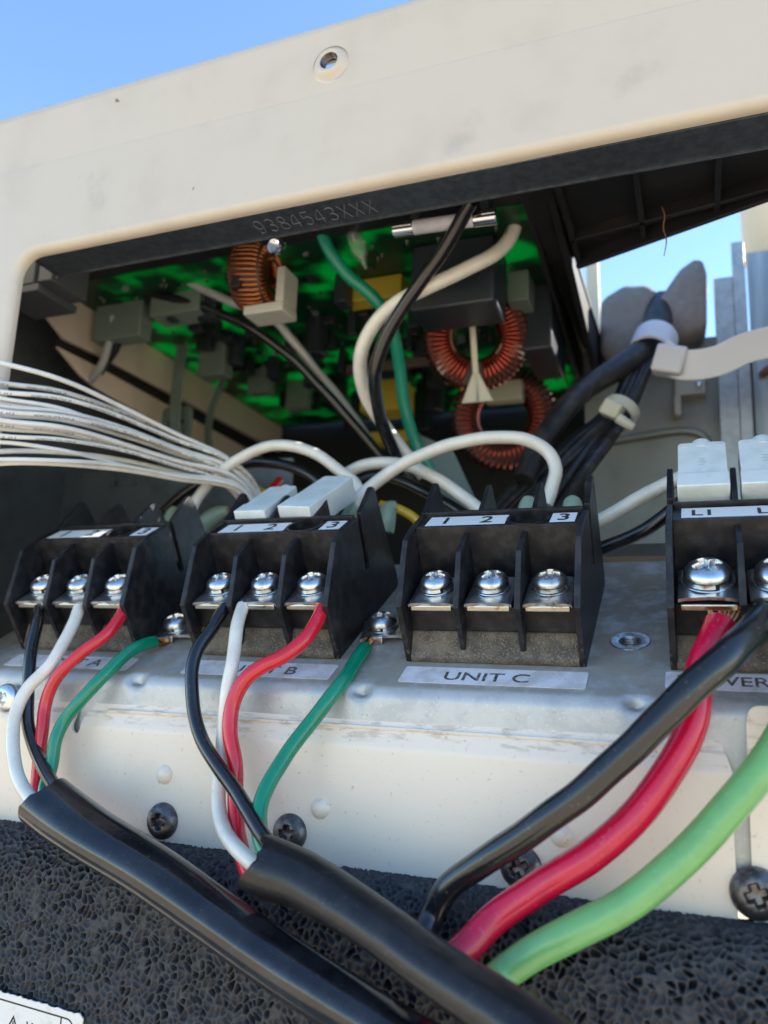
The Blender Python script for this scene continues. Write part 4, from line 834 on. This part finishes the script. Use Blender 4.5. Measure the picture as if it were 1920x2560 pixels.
wire('board_lead', [(-120.13, 228.00, 156.48), (-118.45, 232.00, 148.40), (-113.41, 238.00, 139.95), (-105.89, 244.00, 133.31), (-101.36, 250.00, 126.98), (-100.26, 256.00, 120.15), (-100.99, 264.00, 110.91), (-101.03, 272.00, 97.97), (-98.74, 278.00, 86.98), (-93.36, 282.00, 76.70)], 2.3, TEAL, lab='teal green lead curving down the middle of the compartment', grp=LG)
wire('board_lead', [(-229.39, 240.00, 157.47), (-226.69, 244.00, 155.10), (-215.40, 248.00, 153.57), (-198.35, 250.00, 148.47), (-177.26, 254.00, 140.74), (-160.47, 258.00, 132.08), (-144.93, 264.00, 119.74), (-131.26, 270.00, 104.82), (-120.44, 276.00, 91.98), (-112.39, 280.00, 82.07)], 2.0, WBLACK, lab='long thin black lead from the left corner to the centre', grp=LG)
wire('board_lead', [(-192.20, 240.00, 158.59), (-189.83, 244.00, 154.21), (-181.65, 248.00, 149.24), (-168.76, 252.00, 142.93), (-153.62, 258.00, 136.79), (-147.36, 264.00, 129.28), (-140.05, 272.00, 118.93), (-130.68, 280.00, 106.51), (-121.09, 288.00, 91.43), (-116.34, 290.00, 83.34)], 1.8, GREYW, lab='grey lead running behind the copper coil', grp=LG)
wire('board_lead', [(-226.79, 252.00, 144.77), (-229.26, 254.00, 135.07), (-234.71, 256.00, 123.84), (-241.17, 258.00, 119.47)], 1.7, GREYW, lab='short grey lead hanging from the left socket', grp=LG)
wire('board_lead', [(-222.25, 254.00, 140.53), (-229.15, 258.00, 133.09), (-237.83, 262.00, 128.33), (-246.20, 266.00, 121.44)], 1.8, WBLACK, lab='short black lead hanging from the left socket', grp=LG)
for k in range(4):
    wire('board_lead', [tuple(Vector(p) + Vector((k * 1.5, 0, 0))) for p in [(-226.10, 296.00, 152.39), (-226.38, 296.00, 140.34), (-227.66, 297.00, 128.88), (-227.80, 298.00, 115.43), (-227.58, 300.00, 104.31)]], .75, CHIP, lab=['leftmost thin pale lead hanging from the middle socket', 'second thin pale lead hanging from the middle socket', 'third thin pale lead hanging from the middle socket', 'rightmost thin pale lead hanging from the middle socket'][k], grp=LG, n=8)
for k in range(3):
    wire('board_lead', [tuple(Vector(p) + Vector((k * 1.3, 0, 0))) for p in [(-222.44, 330.00, 155.34), (-224.59, 330.00, 142.58), (-229.41, 330.00, 128.04), (-229.63, 330.00, 113.25), (-224.66, 330.00, 98.36)]], .75, CHIP, lab=['leftmost thin pale lead hanging from the rear socket', 'second thin pale lead hanging from the rear socket', 'third thin pale lead hanging from the rear socket'][k], grp=LG, n=8)
# ------------------------------------------------------------------ sheet metal and plastic inside
sk = thing('heat_sink', 'long beige metal sink wall with a dark painted shade stripe at the left of the circuit board', 'heat sink', (-241, 320, 110))
b = MB(); b.prism([(224.5, 139), (243, 150), (425, 150), (425, 134), (262, 132), (240, 131)], -242, -240); b.build('fin_strip', BEIGE, sk, bevel=.2)
b = MB(); b.prism([(237, 126.5), (262, 127), (425, 125), (425, 104), (390, 110.5), (262, 117.5), (252, 119.5)], -242, -240.5); b.build('fin_strip', BEIGE, sk, bevel=.2)
b = MB(); b.prism([(240, 131.5), (425, 134.5), (425, 124.5), (240, 126)], -244, -243); b.build('shade_strip', DARK, sk)  # dark strip between the two fin strips, shade on the wall put into colour
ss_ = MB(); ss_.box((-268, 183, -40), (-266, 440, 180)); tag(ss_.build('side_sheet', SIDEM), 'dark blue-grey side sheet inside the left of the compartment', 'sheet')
gb_ = thing('plastic_box', 'dark grey plastic corner box with a slot under the rail at upper left', 'box', (-215, 208, 132.8))
b = MB(); b.box((-209.9 - 6.2, 200, 132.8), (-209.9, 218, 152)); b.box((-236, 200, 132.8), (-209.9 - 8.4, 218, 152)); b.box((-218.4, 203, 132.9), (-216, 218, 151)); b.build('housing', GREYP, gb_, bevel=.4)
b = MB(); b.box((-236, 200.3, 129.8), (-216, 220, 132.7)); b.build('ledge', GREYP, gb_, bevel=.3)
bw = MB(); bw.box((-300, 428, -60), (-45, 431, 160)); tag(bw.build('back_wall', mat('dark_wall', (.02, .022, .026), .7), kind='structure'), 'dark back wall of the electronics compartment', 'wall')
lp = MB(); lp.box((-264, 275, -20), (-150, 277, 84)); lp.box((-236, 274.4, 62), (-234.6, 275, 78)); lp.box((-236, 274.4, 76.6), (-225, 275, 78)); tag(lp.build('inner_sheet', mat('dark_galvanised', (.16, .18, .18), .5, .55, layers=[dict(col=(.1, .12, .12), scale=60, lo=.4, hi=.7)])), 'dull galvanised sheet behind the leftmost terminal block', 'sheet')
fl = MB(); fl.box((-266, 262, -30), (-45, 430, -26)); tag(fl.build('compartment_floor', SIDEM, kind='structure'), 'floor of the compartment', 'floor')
tg = thing('cable_tag', 'pale wire tag with two dark printed lines above the left bundle', 'tag', (-229.73, 305.00, 111.87))
q = (-229.51, 305.00, 109.87); b = MB(); b.prism(rounded([(q[0] - 9, q[2] - 24), (q[0] + 8, q[2] - 24), (q[0] + 8, q[2] + 13), (q[0] - 9, q[2] + 13)], 3, 4), q[1], q[1] + 1.2, None, 'xz'); b.build('plate', CHIP, tg, bevel=.3)
b = MB(); [b.box((q[0] - 5, q[1] - .1, q[2] + h), (q[0] + 4, q[1], q[2] + h + 2)) for h in (4, -8)]; b.build('print', INK, tg)
# cabinet side at the right, out of the frame, and the partition behind the power block
rs = MB(); rs.box((62, 183, -540), (64, 460, 196)); tag(rs.build('cabinet_side', CREAM, kind='structure'), 'cream right side of the cabinet', 'cabinet')
bs = thing('partition_sheet', 'olive grey steel partition with a pressed loop at right', 'partition', (0, 350, 40))
b = MB(); b.box((-45, 350, -30), (62, 351.2, 148)); b.build('sheet', OLIVE, bs)
P = [Vector(p) for p in [(-38.67, 349.60, 103.38), (-21.86, 349.60, 105.43), (-2.44, 349.60, 106.46), (3.74, 349.60, 103.54), (5.04, 349.60, 96.84), (1.62, 349.60, 88.43), (-6.47, 349.60, 80.26)]]
b = MB(); b.tube(P, 1.9, 12, step=2); b.build('pressed_loop', OLIVE, bs)
b = MB(); q = (-0.92, 346.00, 126.07); b.box((q[0] - 6, 345, q[2] - 5), (q[0] + 6, 350.2, q[2] + 12)); b.box((q[0] - 6.5, 344, q[2] - 14), (q[0] - 3.8, 350, q[2] - 5)); b.build('hanging_clip', mat('pale_clip', (.5, .48, .42), .5), bs, bevel=.4)
q = (2.51, 343.00, 124.46); b = MB(); b.lathe([(1.3, 0), (1.0, .8), (0, 1.2)], axis_frame(q, (0, -1, 0)), 16); b.build('rivet', CHROME, bs)
fl2 = MB(); fl2.box((-45, 262, 40), (62, 352, 44)); tag(fl2.build('side_floor', SIDEM, kind='structure'), 'ledge behind the power block', 'ledge')
po = MB(); q = (19.89, 338.00, 181.12); po.box((q[0] - 2.6, 338, 30), (q[0] + 2.2, 341, q[2] + 3)); po.box((q[0] - 10, 339.6, 60), (q[0] - 2.4, 341, q[2] - 11.5)); tag(po.build('steel_post', POSTM, bevel=.4), 'narrow galvanised upright at the right edge of the opening', 'post')
q = (24.30, 344.00, 181.42); sp = MB(); sp.box((q[0] - 1, 344, 30), (62, 345.5, q[2])); tag(sp.build('steel_sheet', mat('brushed_galvanised', (.46, .49, .5), .4, .7, layers=[dict(col=(.33, .36, .37), scale=300, lo=.35, hi=.65, stretch=(1, 1, .06))], bump=(900, .2, .15, (1, 1, .08)))), 'brushed galvanised sheet at the far right, beside the upright', 'sheet')
q = (31.95, 402.00, 218.34); pp = MB(); pp.lathe([(0, q[2] - 12), (11, q[2] - 12), (11.5, q[2] - 11.4), (11.5, q[2] + 60), (11, q[2] + 61), (0, q[2] + 61)], frame((q[0] + 5, 402, 0), Vector((1, 0, 0)), Vector((0, 1, 0)), Vector((0, 0, 1))), 32); tag(pp.build('pipe_cover', PIPEM, ang=60), 'cream round pipe in sunlight at the upper right edge', 'pipe')
for i, (x, z) in enumerate([(8, 128), (26, 128)]):
    b = MB(); b.tube([(x + 18, 343 + i, z - 2 + i), (x + 21, 342, z), (x + 24, 343, z + 1), (x + 30, 343, z)], [1.2, 1.6, 1.2, 1.2], 10); tag(b.build('copper_tube_end', mat('dull_copper', (.2, .1, .06), .5, .6)), ['dull copper bolt beside the upright', 'second dull copper stub right of the upright'][i], 'bolt')
# foam pads that grip the harness
def pad(poly, Y0, Y1, label):
    ol = rounded(poly, 6.0, 8); cx_ = sum(p[0] for p in ol) / len(ol); cz_ = sum(p[1] for p in ol) / len(ol); b = MB(); n = len(ol); rows = []
    for i, (t, y) in enumerate([(.02, Y0), (.3, Y0), (.6, Y0 + .15), (.8, Y0 + .7), (.92, Y0 + 2), (.98, Y0 + 4), (1, Y0 + 7), (1, Y1 - 4), (.96, Y1 - 1), (.85, Y1), (.02, Y1)]):
        for x, z in ol:
            k = .7 * mnoise.noise((x * .13, z * .13, y * .1)) * min(1, t * 1.4); b.v.append((cx_ + (x - cx_) * t + k, y + 1.6 * mnoise.noise((x * .09 * t, z * .09 * t, 3)), cz_ + (z - cz_) * t + k))
        if i:
            for j in range(n): b.f.append(((i - 1) * n + j, (i - 1) * n + (j + 1) % n, i * n + (j + 1) % n, i * n + j))
    b.f.append(tuple(range(n))); b.f.append(tuple(range(10 * n, 11 * n)))
    tag(b.build('foam_pad', PADM, ang=70), label, 'foam pad', 'grey foam pads round the black harness')
a = [(-36.44, 335.00, 166.16), (-37.20, 335.00, 135.66), (-20.13, 335.00, 136.09), (-12.17, 335.00, 146.28), (-11.42, 335.00, 161.62), (-14.10, 335.00, 169.94), (-25.92, 335.00, 171.37)]
pad([(p[0], p[2]) for p in a][::-1], 335, 352, 'grey foam pad left of the black harness')
a = [(-11.54, 330.00, 160.15), (-11.62, 330.00, 145.82), (-5.88, 330.00, 139.81), (6.02, 330.00, 143.91), (7.46, 330.00, 169.50), (5.32, 330.00, 177.97), (-2.94, 330.00, 173.34)]
pad([(p[0], p[2]) for p in a][::-1], 330, 350, 'taller grey foam pad right of the black harness')
b = MB(); q = (-43.21, 372.00, 206.15); b.prism(rounded([(q[0] - 3, q[2] - 40), (q[0] + 3.2, q[2] - 40), (q[0] + 2.2, q[2] + 8), (q[0] - 3, q[2] + 12)], .5, 2), 370, 374, None, 'xz'); tag(b.build('wall_strip', PIPEM), 'thin pale strip left of the foam pads', 'strip')
# black plastic tray with ribs
tr = thing('plastic_tray', 'black ribbed plastic tray wing reaching over the right of the opening', 'tray', (-10, 235, 146))
b = MB(); b.prism([(-48, 197), (62, 197), (62, 224), (23, 240.5), (-35, 265), (-48, 268)], 147.5, 149.5, None, 'xy'); b.build('tray_floor', PLAST, tr, bevel=.3)
def rib(x0, y0, x1, y1, z0=143.2, z1=147.6, t=.9):
    d = Vector((x1 - x0, y1 - y0, 0)).normalized(); n_ = Vector((-d.y, d.x, 0)); M = frame(Vector((x0, y0, 0)), d, n_, Vector((0, 0, 1)))
    b = MB(); b.box((0, -t, z0), (math.hypot(x1 - x0, y1 - y0), t, z1), M); b.build('rib', PLAST, tr, bevel=.25)
rib(-13, 198, -13, 254.5); rib(9, 198, 9, 245.5); rib(31, 198, 31, 236); rib(-36, 247.5, 9, 239); rib(-36, 263.5, 24, 238.8, 142); rib(24, 238.8, 62, 223, 142); rib(9, 239, 50, 230); rib(-35, 199, -35, 263)
b = MB(); b.prism([(198, 150), (430, 158), (430, 121), (300, 139), (228, 149), (198, 147)], -48, -46.4); b.build('side_wall', PLAST, tr, bevel=.3)
b = MB(); b.prism([(204, 150), (262, 150), (430, 158), (430, 128), (330, 131), (262, 143), (228, 147)], -40, -37.5); b.build('side_wall', PLAST, tr, bevel=.3)
b = MB(); b.box((-48, 255, 149), (-37, 430, 151)); b.build('wall_top', PLAST, tr)
b = MB(); b.box((-268, 198, 150.2), (-48, 231.2, 151.6)); b.box((-268, 231.2, 151.3), (-240, 430, 160.5)); b.build('sun_block_rim', PLAST, tr, bevel=.2)  # unseen strips added to stop sun leaking past the board's front and left edges
b = MB(); b.tube([(-6.52, 232.00, 141.18), (-5.79, 231.00, 137.53), (-6.35, 231.00, 133.70), (-5.57, 231.00, 129.65), (-6.39, 231.00, 124.61)], [.2, .24, .2, .18, .12], 6, step=1); tag(b.build('loose_fibre', HAIR), 'brown fibre dangling from the black tray', 'fibre')
# ------------------------------------------------------------------ black harness and its ties
hn = thing('wire_harness', 'black wire harness rising between the grey foam pads', 'harness', (-19.82, 305.00, 122.77))
rh = random.Random(3)
base = [(-10.14, 345.00, 165.27), (-12.02, 335.00, 151.68), (-15.17, 318.00, 134.18), (-19.97, 305.00, 116.28), (-26.25, 298.00, 100.08), (-36.09, 288.00, 85.46), (-47.06, 276.00, 69.66), (-56.61, 268.00, 55.52), (-64.76, 262.00, 42.28)]
for k in range(9):
    a = 2 * math.pi * k / 9; off = []
    for j, p in enumerate(base):
        s_ = [1.0, .9, .85, 1.0, 1.05, 2.0, 2.8, 3.4, 4][j]; r_ = 3.6 if k else 0
        off.append((p[0] + s_ * r_ * math.cos(a + j * .25) + rh.uniform(-.6, .6), p[1] + s_ * r_ * .5 * math.sin(a + j * .25), p[2] + s_ * r_ * math.sin(a + j * .25) * (.8 if j < 5 else .5)))
    wire('harness_wire', off, rh.choice([1.6, 1.8, 2.0]), HARN, hn, wob=.6, step=2, n=12)
wire('harness_sleeve', [(-10.92, 342.00, 162.09), (-13.09, 328.00, 146.02), (-17.95, 312.00, 128.66), (-28.33, 300.00, 116.89), (-37.07, 292.00, 108.44), (-44.73, 284.00, 97.07), (-51.27, 276.00, 83.07), (-55.70, 270.00, 68.65)], [6, 6, 5.2, 4.6, 4.4, 4.2, 4, 4], HARN, hn, wob=.8, step=2, n=20)
def ring_tie(root, c, ax, R, wd, m, th=1.1):
    b = MB(); b.lathe([(R, -wd / 2), (R + th, -wd / 2), (R + th, wd / 2), (R, wd / 2), (R, -wd / 2)], axis_frame(c, ax), 40); return b.build('band', m, root, ang=40)
t1 = thing('cable_tie', 'wide white cable tie with a long tail round the black harness', 'cable tie', (-12.65, 312.00, 131.38))
c1 = Vector((-14.05, 316.00, 131.86)); ax1 = (Vector((-19.97, 305.00, 116.28)) - Vector((-11.65, 335.00, 153.44))).normalized()
ring_tie(t1, c1, ax1, 7.6, 12.5, NYL)
P = [Vector(q) for q in [(-10.94, 303.00, 124.20), (-5.37, 301.00, 118.30), (1.52, 300.00, 116.53), (9.67, 299.00, 117.09), (17.73, 298.00, 120.06), (25.52, 297.00, 121.15), (34.37, 296.00, 122.05)]]
b = MB(); pts = [Vector(q[:3]) for q in crom([tuple(p) for p in P], step=2)]; hw = 5.6
for i, p in enumerate(pts):
    t = (pts[min(i + 1, len(pts) - 1)] - pts[max(i - 1, 0)]).normalized(); up = Vector((0, -.25, 1)); up = (up - t * up.dot(t)).normalized(); nn = t.cross(up)
    for s1, s2 in ((1, 1), (-1, 1), (-1, -1), (1, -1)): b.v.append(tuple(p + up * hw * s1 + nn * .45 * s2))
    if i:
        for j in range(4): k2 = (j + 1) % 4; b.f.append((i * 4 - 4 + j, i * 4 - 4 + k2, i * 4 + k2, i * 4 + j))
b.f.append((0, 1, 2, 3)); b.f.append(tuple(len(pts) * 4 - 4 + j for j in range(4))); b.build('tail', NYL, t1, bevel=.3)
b = MB(); q = (-7.48, 302.00, 119.40); b.box((-5.6, -4.2, -5.2), (5.6, 4.2, 5.6), frame(Vector(q), Vector((.95, -.1, -.3)).normalized(), Vector((.1, 1, 0)).normalized(), Vector((.3, -.03, .95)).normalized())); b.build('head', NYL, t1, bevel=1.2, seg=3)
t2 = thing('cable_tie', 'small ivory cable tie lower on the black harness', 'cable tie', (-26.44, 292.00, 97.36))
ax2 = (Vector(base[5]) - Vector(base[3])).normalized(); ring_tie(t2, Vector((-25.74, 297.00, 99.39)), ax2, 6.2, 4.5, mat('ivory_nylon', (.58, .56, .46), .45, sss=.3), .9)
q = (-27.45, 288.00, 97.66); b = MB(); b.box((-3.6, -3, -3), (3.6, 3, 3), frame(Vector(q), Vector((.85, -.1, -.5)).normalized(), Vector((.1, 1, 0)).normalized(), Vector((.5, -.05, .85)).normalized())); b.build('head', MATS['ivory_nylon'], t2, bevel=.9, seg=3)
b = MB(); b.tube([(-25.32, 287.00, 94.13), (-22.60, 287.00, 91.96), (-20.38, 288.00, 90.60)], [1.9, 1.8, 1.6], 10, step=1); b.build('tail', MATS['ivory_nylon'], t2)
# white connector lying behind the UNIT C block
b = MB(); q = (-86.28, 285.00, 73.92); b.prism(rounded([(-10, -22), (9, -22), (7, 16), (-8, 16)], 1.5, 4), -4, 4, frame(Vector(q), Vector((.85, .1, -.4)).normalized(), Vector((-.4, .1, .9)).normalized(), Vector((.1, -1, .1)).normalized()), 'xy'); tag(b.build('plug_housing', CHIP, bevel=.8), 'pale plastic plug slanting behind the long white arching wire', 'plug')
